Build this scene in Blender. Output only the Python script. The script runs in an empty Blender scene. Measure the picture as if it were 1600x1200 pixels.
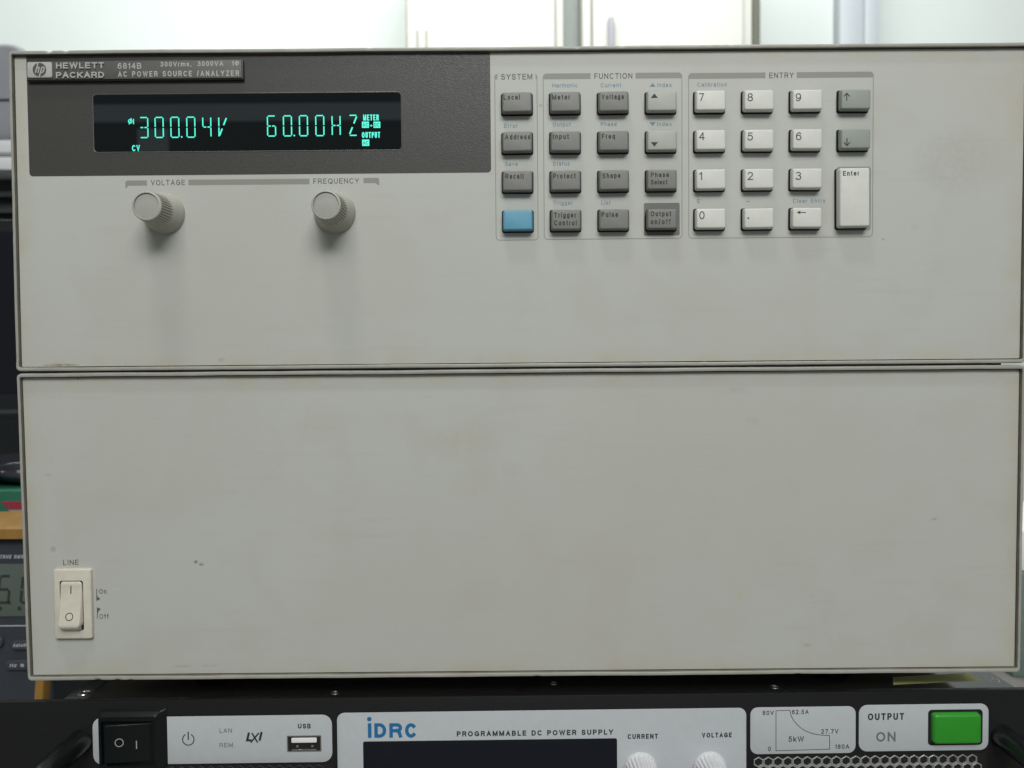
import bpy, bmesh, math, random
from mathutils import Vector, Matrix, noise
random.seed(4)
MM = 0.001
SC = bpy.context.scene
COL = SC.collection

# ------------------------------------------------------------------ camera
CX, CY, CZ = 208.67, -329.82, 135.66            # mm; panel plane is y = 0
PITCH, YAW, ROLL = -0.0312, -0.0005, 0.0086
FPX = 1220.0                                    # focal length in 1600-px pixels
def _rot():
    p, y, r = PITCH, YAW, ROLL
    Rx = Matrix(((1,0,0),(0,math.cos(p),-math.sin(p)),(0,math.sin(p),math.cos(p))))
    Rz = Matrix(((math.cos(y),-math.sin(y),0),(math.sin(y),math.cos(y),0),(0,0,1)))
    Ry = Matrix(((math.cos(r),0,math.sin(r)),(0,1,0),(-math.sin(r),0,math.cos(r))))
    return Rz @ Rx @ Ry
ROT = _rot()
cam_d = bpy.data.cameras.new('camera'); cam = bpy.data.objects.new('camera', cam_d); COL.objects.link(cam)
rt, fw, up = ROT.col[0], ROT.col[1], ROT.col[2]
M4 = Matrix(((rt[0], up[0], -fw[0], CX*MM), (rt[1], up[1], -fw[1], CY*MM), (rt[2], up[2], -fw[2], CZ*MM), (0,0,0,1)))
cam.matrix_world = M4
cam_d.sensor_width = 36; cam_d.lens = FPX/1600*36
cam_d.clip_start = 0.01; cam_d.clip_end = 60
cam_d.dof.use_dof = True; cam_d.dof.focus_distance = 0.330; cam_d.dof.aperture_fstop = 13.5
SC.camera = cam

# ------------------------------------------------------------------ world, lamps, exposure
w = bpy.data.worlds.new('World'); SC.world = w; w.use_nodes = True
bg = w.node_tree.nodes['Background']; bg.inputs[0].default_value = (0.93, 1.0, 0.98, 1); bg.inputs[1].default_value = 0.19
def area(name, loc, target, sx, sy, power, col):
    d = bpy.data.lights.new(name, 'AREA'); d.shape = 'RECTANGLE'; d.size = sx; d.size_y = sy; d.energy = power; d.color = col
    o = bpy.data.objects.new(name, d); COL.objects.link(o); o.location = loc
    o.rotation_euler = (Vector(target)-Vector(loc)).to_track_quat('-Z', 'Y').to_euler()
    return o
area('ceiling_lamp_near', (0.27, -0.85, 0.98), (0.24, -0.05, 0.1), 0.85, 0.32, 5.6, (1.0, 0.99, 0.95))
area('ceiling_lamp_above', (0.02, -0.36, 1.50), (0.10, -0.05, 0.1), 0.24, 0.10, 4.6, (1.0, 0.99, 0.95))
area('ceiling_lamp_rear', (0.60, -2.2, 1.75), (0.22, 0, 0.1), 1.3, 0.5, 31, (0.95, 1.0, 0.98))
area('ceiling_lamp_back', (0.15, 0.9, 1.9), (0.20, 2.2, 0.40), 3.0, 0.5, 46, (0.97, 1.0, 0.97))
area('reflection_band_lamp', (-0.1, -2.4, 1.00), (-0.1, 0, 1.00), 3.6, 0.06, 0.42, (0.75, 0.92, 1.0))  # added, unseen lamp: makes the pale band reflected in the display glass
area('reflection_post_lamp', (-1.05, -2.45, 0.63), (-1.05, 0, 0.63), 0.11, 0.66, 0.14, (0.75, 0.92, 1.0))  # added, unseen lamp: stands in for the upright post reflected in the display
SC.view_settings.view_transform = 'Standard'; SC.view_settings.look = 'None'
SC.view_settings.exposure = 0.06; SC.view_settings.gamma = 1.0; SC.view_settings.use_curve_mapping = False
SC.render.engine = 'CYCLES'

# ------------------------------------------------------------------ frames of reference
class Frame:
    """A vertical face: origin (mm) and yaw; maps a point of the photo onto the face, in the face's own mm."""
    def __init__(s, ox, oy, oz, yaw=0.0): s.o = Vector((ox, oy, oz)); s.yaw = yaw
    def U(s, px, py, y=0.0):
        v = ROT @ Vector(((px-800)/FPX, 1, (600-py)/FPX))
        R = Matrix.Rotation(-s.yaw, 3, 'Z')
        c = R @ (Vector((CX, CY, CZ)) - s.o); d = R @ v
        t = (y - c.y)/d.y
        p = c + d*t
        return p.x, p.z
    def B(s, x0, y0, x1, y1, y=0.0):
        xm, ym = (x0+x1)/2, (y0+y1)/2
        a = s.U(x0, ym, y)[0]; b = s.U(x1, ym, y)[0]; t = s.U(xm, y0, y)[1]; u = s.U(xm, y1, y)[1]
        return (a+b)/2, (t+u)/2, b-a, t-u
A = Frame(0, 0, 0)                              # the tall instrument
D = Frame(0, 0.0, -9.0, 0.0085)               # the supply below it
PY = 1.9                                        # panels sit 3 mm behind their frames

# ------------------------------------------------------------------ materials
def hexc(r, g, b):
    f = lambda c: (c/255/12.92 if c/255 <= .04045 else ((c/255+.055)/1.055)**2.4)
    return (f(r), f(g), f(b), 1)
def mat(name, col, rough=0.5, metal=0.0, ior=1.45, noise_amt=0.0, noise_scale=200, bump=0.0, bump_scale=2500, col2=None, emit=None, es=1.0, rvar=0.0):
    m = bpy.data.materials.new(name); m.use_nodes = True
    nt = m.node_tree; N = nt.nodes; L = nt.links; b = N['Principled BSDF']
    c = tuple(col) if len(col) == 4 else (*col, 1)
    b.inputs['Base Color'].default_value = c; b.inputs['Roughness'].default_value = rough
    b.inputs['Metallic'].default_value = metal; b.inputs['IOR'].default_value = ior
    tc = N.new('ShaderNodeTexCoord')
    if noise_amt or col2:
        n = N.new('ShaderNodeTexNoise'); n.inputs['Scale'].default_value = noise_scale; n.inputs['Detail'].default_value = 5; n.inputs['Roughness'].default_value = .6
        L.new(tc.outputs['Object'], n.inputs['Vector'])
        r = N.new('ShaderNodeMapRange'); r.inputs[1].default_value = .3; r.inputs[2].default_value = .7
        L.new(n.outputs['Fac'], r.inputs[0])
        mx = N.new('ShaderNodeMix'); mx.data_type = 'RGBA'
        c2 = (tuple(col2) if len(col2) == 4 else (*col2, 1)) if col2 else tuple(v*(1-noise_amt) for v in c[:3])+(1,)
        mx.inputs[6].default_value = c; mx.inputs[7].default_value = c2
        L.new(r.outputs[0], mx.inputs[0]); L.new(mx.outputs[2], b.inputs['Base Color'])
        if rvar:
            r2 = N.new('ShaderNodeMapRange'); r2.inputs[1].default_value = .3; r2.inputs[2].default_value = .7
            r2.inputs[3].default_value = rough-rvar; r2.inputs[4].default_value = rough+rvar
            L.new(n.outputs['Fac'], r2.inputs[0]); L.new(r2.outputs[0], b.inputs['Roughness'])
    if bump:
        n2 = N.new('ShaderNodeTexNoise'); n2.inputs['Scale'].default_value = bump_scale; n2.inputs['Detail'].default_value = 3
        L.new(tc.outputs['Object'], n2.inputs['Vector'])
        bp = N.new('ShaderNodeBump'); bp.inputs['Strength'].default_value = bump; bp.inputs['Distance'].default_value = 0.0001
        L.new(n2.outputs['Fac'], bp.inputs['Height']); L.new(bp.outputs[0], b.inputs['Normal'])
    if emit:
        b.inputs['Emission Color'].default_value = (*emit, 1); b.inputs['Emission Strength'].default_value = es
    return m

def panel_mat(name, x0, x1, z0, z1, spots):
    """Old beige paint: large pale blotches, yellowed rim, a few small marks at given places (mm)."""
    m = bpy.data.materials.new(name); m.use_nodes = True
    nt = m.node_tree; N = nt.nodes; L = nt.links; b = N['Principled BSDF']
    b.inputs['Roughness'].default_value = .5; b.inputs['IOR'].default_value = 1.4
    tc = N.new('ShaderNodeTexCoord')
    def nz(scale, det, lo, hi, sx=1, sz=1):
        mp = N.new('ShaderNodeMapping'); mp.inputs['Scale'].default_value = (sx, 1, sz); L.new(tc.outputs['Object'], mp.inputs[0])
        n = N.new('ShaderNodeTexNoise'); n.inputs['Scale'].default_value = scale; n.inputs['Detail'].default_value = det; n.inputs['Roughness'].default_value = .55
        L.new(mp.outputs[0], n.inputs['Vector'])
        r = N.new('ShaderNodeMapRange'); r.inputs[1].default_value = lo; r.inputs[2].default_value = hi; L.new(n.outputs['Fac'], r.inputs[0])
        return r.outputs[0]
    def mix(f, a, bb):
        x = N.new('ShaderNodeMix'); x.data_type = 'RGBA'
        for k, v in ((0, f), (6, a), (7, bb)):
            if hasattr(v, 'links'): L.new(v, x.inputs[k])
            else: x.inputs[k].default_value = v
        return x.outputs[2]
    def mth(op, a, c, d=None):
        x = N.new('ShaderNodeMath'); x.operation = op
        for k, v in enumerate((a, c, d)):
            if v is None: continue
            if hasattr(v, 'links'): L.new(v, x.inputs[k])
            else: x.inputs[k].default_value = v
        return x.outputs[0]
    c = mix(nz(7, 4, .35, .65), (.452, .460, .432, 1), (.444, .432, .396, 1))       # cool / warm blotches
    c = mix(mth('MULTIPLY', nz(34, 8, .5, .75), .44), c, (.41, .385, .335, 1))         # brownish handling marks
    c = mix(mth('MULTIPLY', nz(14, 5, .48, .7, 1, .35), .3), c, (.485, .49, .46, 1))
    c = mix(mth('MULTIPLY', nz(260, 3, .60, .74, .12, 1.6), .34), c, (.40, .395, .36, 1))
    c = mix(mth('MULTIPLY', nz(900, 2, .3, .7), .10), c, (.38, .38, .35, 1))
    sep = N.new('ShaderNodeSeparateXYZ'); L.new(tc.outputs['Object'], sep.inputs[0])
    X, Z = sep.outputs[0], sep.outputs[2]
    d = mth('MINIMUM', mth('MINIMUM', mth('SUBTRACT', X, x0*MM), mth('SUBTRACT', x1*MM, X)), mth('MINIMUM', mth('SUBTRACT', Z, z0*MM), mth('SUBTRACT', z1*MM, Z)))
    rr = N.new('ShaderNodeMapRange'); rr.inputs[1].default_value = 0; rr.inputs[2].default_value = .007; rr.inputs[3].default_value = 1; rr.inputs[4].default_value = 0
    L.new(d, rr.inputs[0])
    c = mix(mth('MULTIPLY', rr.outputs[0], mth('ADD', .10, mth('MULTIPLY', nz(45, 6, .4, .65), .5))), c, (.42, .375, .29, 1))
    dn = nz(420, 5, .25, .75)
    for (sx, sz, rx, rz, col, amt) in spots:
        u = mth('DIVIDE', mth('SUBTRACT', X, sx*MM), rx*MM); v = mth('DIVIDE', mth('SUBTRACT', Z, sz*MM), rz*MM)
        q = mth('ADD', mth('MULTIPLY', u, u), mth('MULTIPLY', v, v))
        r = N.new('ShaderNodeMapRange'); r.inputs[1].default_value = 0; r.inputs[2].default_value = 1; r.inputs[3].default_value = 1; r.inputs[4].default_value = 0
        L.new(q, r.inputs[0])
        f = mth('MULTIPLY', mth('MULTIPLY', r.outputs[0], amt), mth('MINIMUM', mth('MULTIPLY', dn, 1.6), 1.0))
        c = mix(f, c, (*col, 1))
    L.new(c, b.inputs['Base Color'])
    n2 = N.new('ShaderNodeTexNoise'); n2.inputs['Scale'].default_value = 1800; n2.inputs['Detail'].default_value = 2; L.new(tc.outputs['Object'], n2.inputs['Vector'])
    bp = N.new('ShaderNodeBump'); bp.inputs['Strength'].default_value = .25; bp.inputs['Distance'].default_value = .0001
    L.new(n2.outputs['Fac'], bp.inputs['Height']); L.new(bp.outputs[0], b.inputs['Normal'])
    return m

K = {}
K['frame'] = mat('frame_paint', (.36, .35, .32), .38, noise_amt=.22, noise_scale=60, bump=.4, bump_scale=900, col2=(.29, .275, .24), rvar=.08)
K['frame_in'] = mat('shaded_frame_inner', (.17, .16, .13), .6, noise_amt=.3, noise_scale=120)  # inner wall of the frame: shade of the recess put into a darker colour
K['film'] = mat('dark_film', (.052, .050, .046), .40, noise_amt=.2, noise_scale=900, bump=.9, bump_scale=2600, rvar=.1)
K['hole'] = mat('black_gap', (.008, .008, .007), .7)
K['grey_key'] = mat('grey_key_plastic', (.185, .183, .172), .48, bump=.3, bump_scale=2200, noise_amt=.08, noise_scale=300)
K['white_key'] = mat('white_key_plastic', (.60, .595, .555), .45, bump=.25, bump_scale=2200, noise_amt=.06, noise_scale=250)
K['pale_key'] = mat('pale_grey_key_plastic', (.37, .375, .34), .45, bump=.25, bump_scale=2200, noise_amt=.06, noise_scale=250)
K['mid_key'] = mat('green_grey_key_plastic', (.27, .29, .26), .45, bump=.25, bump_scale=2200, noise_amt=.06, noise_scale=250)
K['blue_key'] = mat('blue_key_plastic', (.10, .30, .42), .45, bump=.25, bump_scale=2200, noise_amt=.06, noise_scale=250)
K['ink'] = mat('dark_key_ink', (.028, .027, .024), .6)
K['print'] = mat('grey_panel_ink', (.105, .10, .09), .6)
K['bar'] = mat('grey_bar_ink', (.245, .24, .215), .55)
K['blueink'] = mat('blue_panel_ink', (.13, .215, .29), .6)
K['dkplate'] = mat('dark_backplate_ink', (.15, .148, .138), .5)
K['knob'] = mat('beige_knob_plastic', (.41, .40, .35), .42, bump=.2, bump_scale=1500, noise_amt=.08, noise_scale=200)
K['knobcap'] = mat('knob_cap_plastic', (.36, .355, .325), .4, noise_amt=.06)
K['glass'] = mat('display_filter', (.003, .005, .0055), .012, ior=1.42)
K['vfd'] = mat('lit_segment', (.02, .1, .08), .5, emit=(.07, .88, .66), es=1.05)
K['vfdtxt'] = mat('dark_inverse_text', (.0, .02, .015), .5, emit=(.03, .25, .19), es=1.0)
K['plate'] = mat('nameplate_plastic', (.085, .083, .077), .4, noise_amt=.1, noise_scale=400, bump=.4)
K['plateside'] = mat('nameplate_edge', (.02, .02, .02), .4)
K['silver'] = mat('silver_paint', (.40, .395, .385), .4, noise_amt=.1, noise_scale=500)
K['silvertxt'] = mat('silver_lettering', (.40, .395, .385), .45)
K['sw'] = mat('cream_switch_plastic', (.60, .565, .49), .38, noise_amt=.08, noise_scale=250, bump=.2, col2=(.54, .50, .42))
K['cabinet'] = mat('cabinet_paint', (.33, .32, .28), .5, noise_amt=.1)
K['scratch'] = mat('scratch', (.62, .63, .60), .5)
K['black'] = mat('black_powder_coat', (.009, .009, .0095), .5, ior=1.35, noise_amt=.25, noise_scale=300, bump=.7, bump_scale=1800, rvar=.08)
K['gloss'] = mat('black_gloss_sheet', (.008, .0075, .007), .13, ior=2.6, bump=.12, bump_scale=700)
K['lite'] = mat('pale_grey_overlay', (.46, .475, .50), .45, noise_amt=.05, noise_scale=200, bump=.3, bump_scale=2000)
K['black2'] = mat('black_switch_plastic', (.006, .0075, .008), .35, ior=1.35)
K['symbol'] = mat('switch_mark_paint', (.36, .37, .38), .5)
K['dcink'] = mat('black_overlay_ink', (.02, .021, .026), .55)
K['dcgrey'] = mat('grey_overlay_ink', (.13, .15, .16), .55)
K['idrc'] = mat('blue_logo_ink', (.012, .14, .33), .5)
K['dcscreen'] = mat('dark_screen', (.008, .009, .014), .2, ior=1.35)
K['steel'] = mat('bright_steel', (.55, .53, .50), .28, metal=1.0, bump=.2)
K['usbw'] = mat('white_usb_tongue', (.75, .75, .77), .35)
K['wknob'] = mat('white_knob_plastic', (.58, .58, .60), .4)
K['green'] = mat('green_button_plastic', (.028, .27, .022), .36, noise_amt=.06, noise_scale=300)
K['grille'] = mat('grille_metal', (.42, .42, .42), .3, metal=.4, noise_amt=.1)
K['grille_shade'] = mat('shaded_grille_metal', (.06, .06, .062), .4, metal=.6)  # darkened copy of the grille metal: weaker light put into the colour
K['rubber'] = mat('rubber_foot', (.02, .02, .02), .7)
K['handle'] = mat('handle_black', (.006, .007, .007), .3)
K['yellow'] = mat('yellow_label', (.74, .74, .32), .8)

# ------------------------------------------------------------------ lettering: even-stroke sans drawn from centre lines
def _arc(cx, cy, rx, ry, a0, a1, n=14):
    return [(cx+rx*math.cos(math.radians(a0+(a1-a0)*i/n)), cy+ry*math.sin(math.radians(a0+(a1-a0)*i/n))) for i in range(n+1)]
def _oval(cx, cy, rx, ry, n=24): return _arc(cx, cy, rx, ry, 90, 450, n)
XH = .73
def _glyphs():
    G = {}
    def g(ch, w, *st): G[ch] = (w, st)
    g('A', .74, [(0,0),(.5,1),(1,0)], [(.18,.34),(.82,.34)])
    g('B', .66, [(0,0),(0,1),(.58,1)]+_arc(.58,.76,.34,.24,90,-90)+[(0,.52)], [(.58,.52)]+_arc(.62,.26,.38,.26,90,-90)+[(0,0)])
    g('C', .74, _arc(.52,.5,.52,.5,48,312,22))
    g('D', .70, [(0,0),(0,1),(.42,1)]+_arc(.42,.5,.58,.5,90,-90,18)+[(0,0)])
    g('E', .62, [(1,1),(0,1),(0,0),(1,0)], [(0,.52),(.9,.52)])
    g('F', .58, [(1,1),(0,1),(0,0)], [(0,.5),(.85,.5)])
    g('G', .78, _arc(.5,.5,.5,.5,45,318,22)+[(1,.16),(1,.47),(.56,.47)])
    g('H', .68, [(0,0),(0,1)], [(1,0),(1,1)], [(0,.52),(1,.52)])
    g('I', 0, [(0,0),(0,1)])
    g('J', .5, [(1,1),(1,.3)]+_arc(.5,.28,.5,.28,0,-170))
    g('K', .68, [(0,0),(0,1)], [(1,1),(0,.36)], [(.32,.57),(1,0)])
    g('L', .56, [(0,1),(0,0),(1,0)])
    g('M', .82, [(0,0),(0,1)], [(0,1),(.5,.05),(1,1)], [(1,1),(1,0)])
    g('N', .70, [(0,0),(0,1)], [(0,1),(1,0)], [(1,0),(1,1)])
    g('O', .80, _oval(.5,.5,.5,.5,32))
    g('P', .64, [(0,0),(0,1),(.58,1)]+_arc(.62,.73,.38,.27,90,-90)+[(0,.46)])
    g('Q', .80, _oval(.5,.5,.5,.5,32), [(.58,.26),(.98,-.04)])
    g('R', .68, [(0,0),(0,1),(.58,1)]+_arc(.62,.74,.36,.26,90,-90)+[(0,.48)], [(.62,.48),(.84,.36),(.97,0)])
    g('S', .66, _arc(.5,.745,.46,.255,22,270,16)[:-1]+_arc(.5,.26,.5,.26,90,-160,16)[0:])
    g('T', .66, [(0,1),(1,1)], [(.5,1),(.5,0)])
    g('U', .68, [(0,1),(0,.34)]+_arc(.5,.34,.5,.34,180,360)+[(1,1)])
    g('V', .70, [(0,1),(.5,0),(1,1)])
    g('W', 1.0, [(0,1),(.25,0),(.5,.98),(.75,0),(1,1)])
    g('X', .70, [(0,0),(1,1)], [(0,1),(1,0)])
    g('Y', .70, [(0,1),(.5,.42),(1,1)], [(.5,.42),(.5,0)])
    g('Z', .64, [(0,1),(1,1),(0,0),(1,0)])
    g('0', .58, _oval(.5,.5,.5,.5,28))
    g('1', .28, [(0,.78),(.55,.84),(1,1)], [(1,1),(1,0)])
    g('2', .58, _arc(.5,.71,.48,.29,168,-30,14)+[(.02,0),(1,0)])
    g('3', .58, _arc(.48,.76,.44,.24,155,-90,14)[:-1]+_arc(.48,.27,.52,.27,90,-158,16))
    g('4', .60, [(.76,0),(.76,1)], [(.76,1),(0,.30),(1,.30)])
    g('5', .58, [(.92,1),(.2,1),(.08,.52)]+_arc(.48,.34,.52,.34,128,-158,18))
    g('6', .58, _oval(.5,.33,.5,.33,24), [(0,.34)]+_arc(.55,.5,.55,.5,178,48,12))
    g('7', .56, [(0,1),(1,1),(.32,0)])
    g('8', .58, _oval(.5,.76,.43,.24,22), _oval(.5,.27,.5,.27,24))
    g('9', .58, _oval(.5,.67,.5,.33,24), [(1,.66)]+_arc(.45,.5,.55,.5,-2,-132,12))
    x = XH; m = x/2
    g('a', .54, [(1,0),(1,.46)]+_arc(.5,.50,.48,.23,0,165,10), _oval(.46,.21,.46,.21,20))
    g('b', .54, [(0,0),(0,1)], _oval(.5,m,.5,m,22))
    g('c', .52, _arc(.52,m,.52,m,48,312,18))
    g('d', .54, [(1,0),(1,1)], _oval(.5,m,.5,m,22))
    g('e', .56, [(.02,m),(1,m)]+_arc(.5,m,.5,m,0,318,20))
    g('f', .34, [(.4,0),(.4,.82)]+_arc(1.0,.80,.6,.2,180,100,6), [(0,x),(.95,x)])
    g('g', .54, _oval(.5,m,.5,m,22), [(1,x),(1,-.06)]+_arc(.5,-.06,.5,.2,0,-160,10))
    g('h', .52, [(0,0),(0,1)], [(0,.45)]+_arc(.5,.45,.5,x-.45,180,0,10)+[(1,0)])
    g('i', 0, [(0,0),(0,x-.04)], [(0,1.0),(0,1.02)])
    g('k', .52, [(0,0),(0,1)], [(1,x),(0,.24)], [(.32,.40),(1,0)])
    g('l', 0, [(0,0),(0,1)])
    g('m', .86, [(0,0),(0,x)], [(0,.47)]+_arc(.25,.47,.25,x-.47,180,0,8)+[(.5,0)], [(.5,.47)]+_arc(.75,.47,.25,x-.47,180,0,8)+[(1,0)])
    g('n', .52, [(0,0),(0,x)], [(0,.45)]+_arc(.5,.45,.5,x-.45,180,0,10)+[(1,0)])
    g('o', .56, _oval(.5,m,.5,m,24))
    g('p', .54, [(0,-.26),(0,x)], _oval(.5,m,.5,m,22))
    g('q', .54, [(1,-.26),(1,x)], _oval(.5,m,.5,m,22))
    g('r', .30, [(0,0),(0,x)], [(0,.42)]+_arc(1.0,.42,1.0,x-.42,180,95,8))
    g('s', .50, _arc(.5,x*.745,.46,x*.255,25,270,12)[:-1]+_arc(.5,x*.25,.5,x*.25,90,-160,12))
    g('t', .34, [(.42,.95),(.42,.16)]+_arc(1.0,.16,.58,.16,180,265,6), [(0,x),(1,x)])
    g('u', .52, [(1,0),(1,x)], [(1,.28)]+_arc(.5,.28,.5,.28,0,-180,10)+[(0,x)])
    g('v', .54, [(0,x),(.5,0),(1,x)])
    g('w', .80, [(0,x),(.25,0),(.5,x),(.75,0),(1,x)])
    g('x', .54, [(0,0),(1,x)], [(0,x),(1,0)])
    g('y', .54, [(0,x),(.5,0)], [(1,x),(.42,-.2),(.1,-.25)])
    g('z', .50, [(0,x),(1,x),(0,0),(1,0)])
    g('.', 0, [(0,0),(0,.02)]); g(',', .04, [(1,.04),(0,-.12)])
    g('/', .36, [(0,-.05),(1,1.05)]); g('-', .3, [(0,.45),(1,.45)]); g('+', .45, [(0,.4),(1,.4)], [(.5,.1),(.5,.7)])
    g('%', .8, _oval(.2,.75,.2,.22,14), _oval(.8,.25,.2,.22,14), [(.85,1),(.15,0)])
    g('\u03a6', .70, _oval(.5,.5,.5,.36,24), [(.5,-.04),(.5,1.04)])
    return G
GLY = _glyphs()
def letter_text(mb, st, x0, x1, zb, cap, y, m, off=0.0, gx=0.95, shear=0.0, wt=None):
    t = cap*(wt if wt else (.138+off*3.6)); W = x1-x0
    gw = lambda q: (t if GLY[ch][0] == 0 else max(t*1.2, GLY[ch][0]*cap*q)) 
    def total(q):
        s_ = 0
        for c_ in st:
            if c_ == ' ': s_ += .34*cap*q
            else: s_ += (t if GLY[c_][0] == 0 else max(t*1.15, GLY[c_][0]*cap*q))
        return s_
    n = len(st); q = gx; gap = 0
    if n > 1:
        gap = (W-total(q))/(n-1)
        mn, mxg = .13*cap, (.24 if ' ' not in st else .3)*cap
        if gap < mn: 
            q = q*max(.3, (W-mn*(n-1))/total(q)); gap = (W-total(q))/(n-1)
        elif gap > mxg:
            q = q*min(1.45, (W-mxg*(n-1))/total(q)); gap = (W-total(q))/(n-1)
    else:
        b0 = total(1.0); q = W/b0 if GLY[st][0] else 1.0
        if GLY[st][0] == 0: x0 = x0+W/2-t/2
    x = x0; kk = 0
    for c_ in st:
        if c_ == ' ': x += .34*cap*q+gap; continue
        w_, strokes = GLY[c_]
        w_ = t if w_ == 0 else max(t*1.15, w_*cap*q)
        iw, ih = w_-t, cap-t
        for s_ in strokes:
            P = []
            for (u, v) in s_:
                zz = t/2+v*ih; P.append((x+t/2+u*iw+shear*zz, zb+zz))
            Q = [P[0]]
            for p_ in P[1:]:
                if math.hypot(p_[0]-Q[-1][0], p_[1]-Q[-1][1]) > 1e-4: Q.append(p_)
            closed = len(Q) > 2 and math.hypot(Q[0][0]-Q[-1][0], Q[0][1]-Q[-1][1]) < 1e-3
            if closed: Q = Q[:-1]
            elif len(Q) >= 2:
                a, b_ = Vector(Q[0]), Vector(Q[1]); Q[0] = tuple(a-(b_-a).normalized()*t*.48)
                a, b_ = Vector(Q[-1]), Vector(Q[-2]); Q[-1] = tuple(a-(b_-a).normalized()*t*.48)
            mb.line(Q, t, y-.0047*(kk % 4), m, closed=closed, dy=.0009); kk += 1
        x += w_+gap

# ------------------------------------------------------------------ mesh builder (mm)
def smooth_angle(me, deg=35):
    me.polygons.foreach_set('use_smooth', [True]*len(me.polygons))
    me.set_sharp_from_angle(angle=math.radians(deg))

class MB:
    def __init__(s): s.bm = bmesh.new(); s.mats = []
    def mi(s, m):
        if m not in s.mats: s.mats.append(m)
        return s.mats.index(m)
    def _f(s, vs, m):
        try: f = s.bm.faces.new(vs); f.material_index = m; return f
        except ValueError: return None
    def rr(s, cx, cz, w, h, r, y, n=5, sub=None, jit=None):
        r = max(min(r, w/2-1e-4, h/2-1e-4), 1e-4); pts = []
        for k, (sx, sz, a0) in enumerate(((1, 1, 0), (-1, 1, 90), (-1, -1, 180), (1, -1, 270))):
            for i in range(n+1):
                a = math.radians(a0+90*i/n); pts.append((cx+sx*(w/2-r)+r*math.cos(a), cz+sz*(h/2-r)+r*math.sin(a)))
            if sub:
                c = sub[k % 2]
                nsx, nsz, na = ((-1, 1, 90), (-1, -1, 180), (1, -1, 270), (1, 1, 360))[k]
                e = (cx+nsx*(w/2-r)+r*math.cos(math.radians(na)), cz+nsz*(h/2-r)+r*math.sin(math.radians(na)))
                p0 = pts[-1]
                pts += [(p0[0]+(e[0]-p0[0])*j/c, p0[1]+(e[1]-p0[1])*j/c) for j in range(1, c)]
        out = []
        for x, z in pts:
            yy = y
            if jit: x, yy, z = jit(x, y, z)
            out.append(s.bm.verts.new((x, yy, z)))
        return out
    def loft(s, loops, m, cap0=False, cap1=True):
        k = s.mi(m)
        for a, b in zip(loops, loops[1:]):
            n = len(a)
            for i in range(n): s._f((a[i], a[(i+1) % n], b[(i+1) % n], b[i]), k)
        if cap0: s._f(list(reversed(loops[0])), k)
        if cap1: s._f(loops[-1], k)
    def block(s, cx, cz, w, h, r, y0, y1, bev, m, back=False, m_side=None, n=5, taper=0.0):
        """Rounded block from y0 (back) to y1 (front, smaller y) with a soft front edge."""
        L = [s.rr(cx, cz, w, h, r, y0, n)]
        L2 = []
        for t in range(0, 4):
            a = math.radians(30*t)
            ins = taper + bev*(1-math.cos(a)); yy = y1+bev*(1-math.sin(a))
            L2.append(s.rr(cx, cz, w-2*ins, h-2*ins, max(r-ins, .02), yy, n))
        s.loft(L+L2[:1], m_side or m, cap0=back, cap1=False)
        s.loft(L2, m)
    def plate(s, cx, cz, w, h, r, y, m, n=5): s.loft([s.rr(cx, cz, w, h, r, y, n)], m)
    def ring(s, cx, cz, w, h, r, t, y, m, n=5):
        s.loft([s.rr(cx, cz, w, h, r, y, n), s.rr(cx, cz, w-2*t, h-2*t, max(r-t, .05), y, n)], m, cap1=False)
    def box(s, x0, x1, y0, y1, z0, z1, m, bev=0.0):
        k = s.mi(m); v = [s.bm.verts.new((x, y, z)) for x in (x0, x1) for y in (y0, y1) for z in (z0, z1)]
        fs = [s._f([v[i] for i in q], k) for q in ((0,1,3,2), (4,6,7,5), (0,4,5,1), (2,3,7,6), (0,2,6,4), (1,5,7,3))]
        if bev:
            es = list({e for f in fs for e in f.edges})
            r = bmesh.ops.bevel(s.bm, geom=es, offset=bev, segments=2, affect='EDGES', profile=.5)
            for f in r['faces']: f.material_index = k
    def poly(s, pts, y, m): s._f([s.bm.verts.new((x, y, z)) for x, z in pts], s.mi(m))
    def prism(s, pts, y0, y1, m):
        a = [s.bm.verts.new((x, y0, z)) for x, z in pts]; b = [s.bm.verts.new((x, y1, z)) for x, z in pts]
        s.loft([a, b], m, cap0=True)
    def line(s, pts, t, y, m, closed=False, dy=0.0):
        """Flat stroke of width t through pts (x,z)."""
        k = s.mi(m); n = len(pts); L = []; R = []
        for i in range(n):
            p = Vector(pts[i]); a = Vector(pts[i-1]) if (i > 0 or closed) else None; b = Vector(pts[(i+1) % n]) if (i < n-1 or closed) else None
            d1 = (p-a).normalized() if a is not None else None; d2 = (b-p).normalized() if b is not None else None
            if d1 is None: d = d2; f = 1
            elif d2 is None: d = d1; f = 1
            else:
                d = (d1+d2).normalized(); f = 1/max(.4, d.dot(d1))
            nn = Vector((-d.y, d.x))*t/2*f
            yy = y-dy*i
            L.append(s.bm.verts.new((p.x+nn.x, yy, p.y+nn.y))); R.append(s.bm.verts.new((p.x-nn.x, yy, p.y-nn.y)))
        for i in range(n if closed else n-1):
            j = (i+1) % n; s._f((L[i], L[j], R[j], R[i]), k)
    def circle(s, cx, cz, r, t, y, m, a0=0, a1=360, n=40):
        full = (a1-a0) == 360
        pts = [(cx+r*math.cos(math.radians(a0+(a1-a0)*i/n)), cz+r*math.sin(math.radians(a0+(a1-a0)*i/n))) for i in range(n if full else n+1)]
        s.line(pts, t, y, m, closed=full)
    def disc(s, cx, cz, r, y, m, n=28): s.poly([(cx+r*math.cos(2*math.pi*i/n), cz+r*math.sin(2*math.pi*i/n)) for i in range(n)], y, m)
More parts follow.
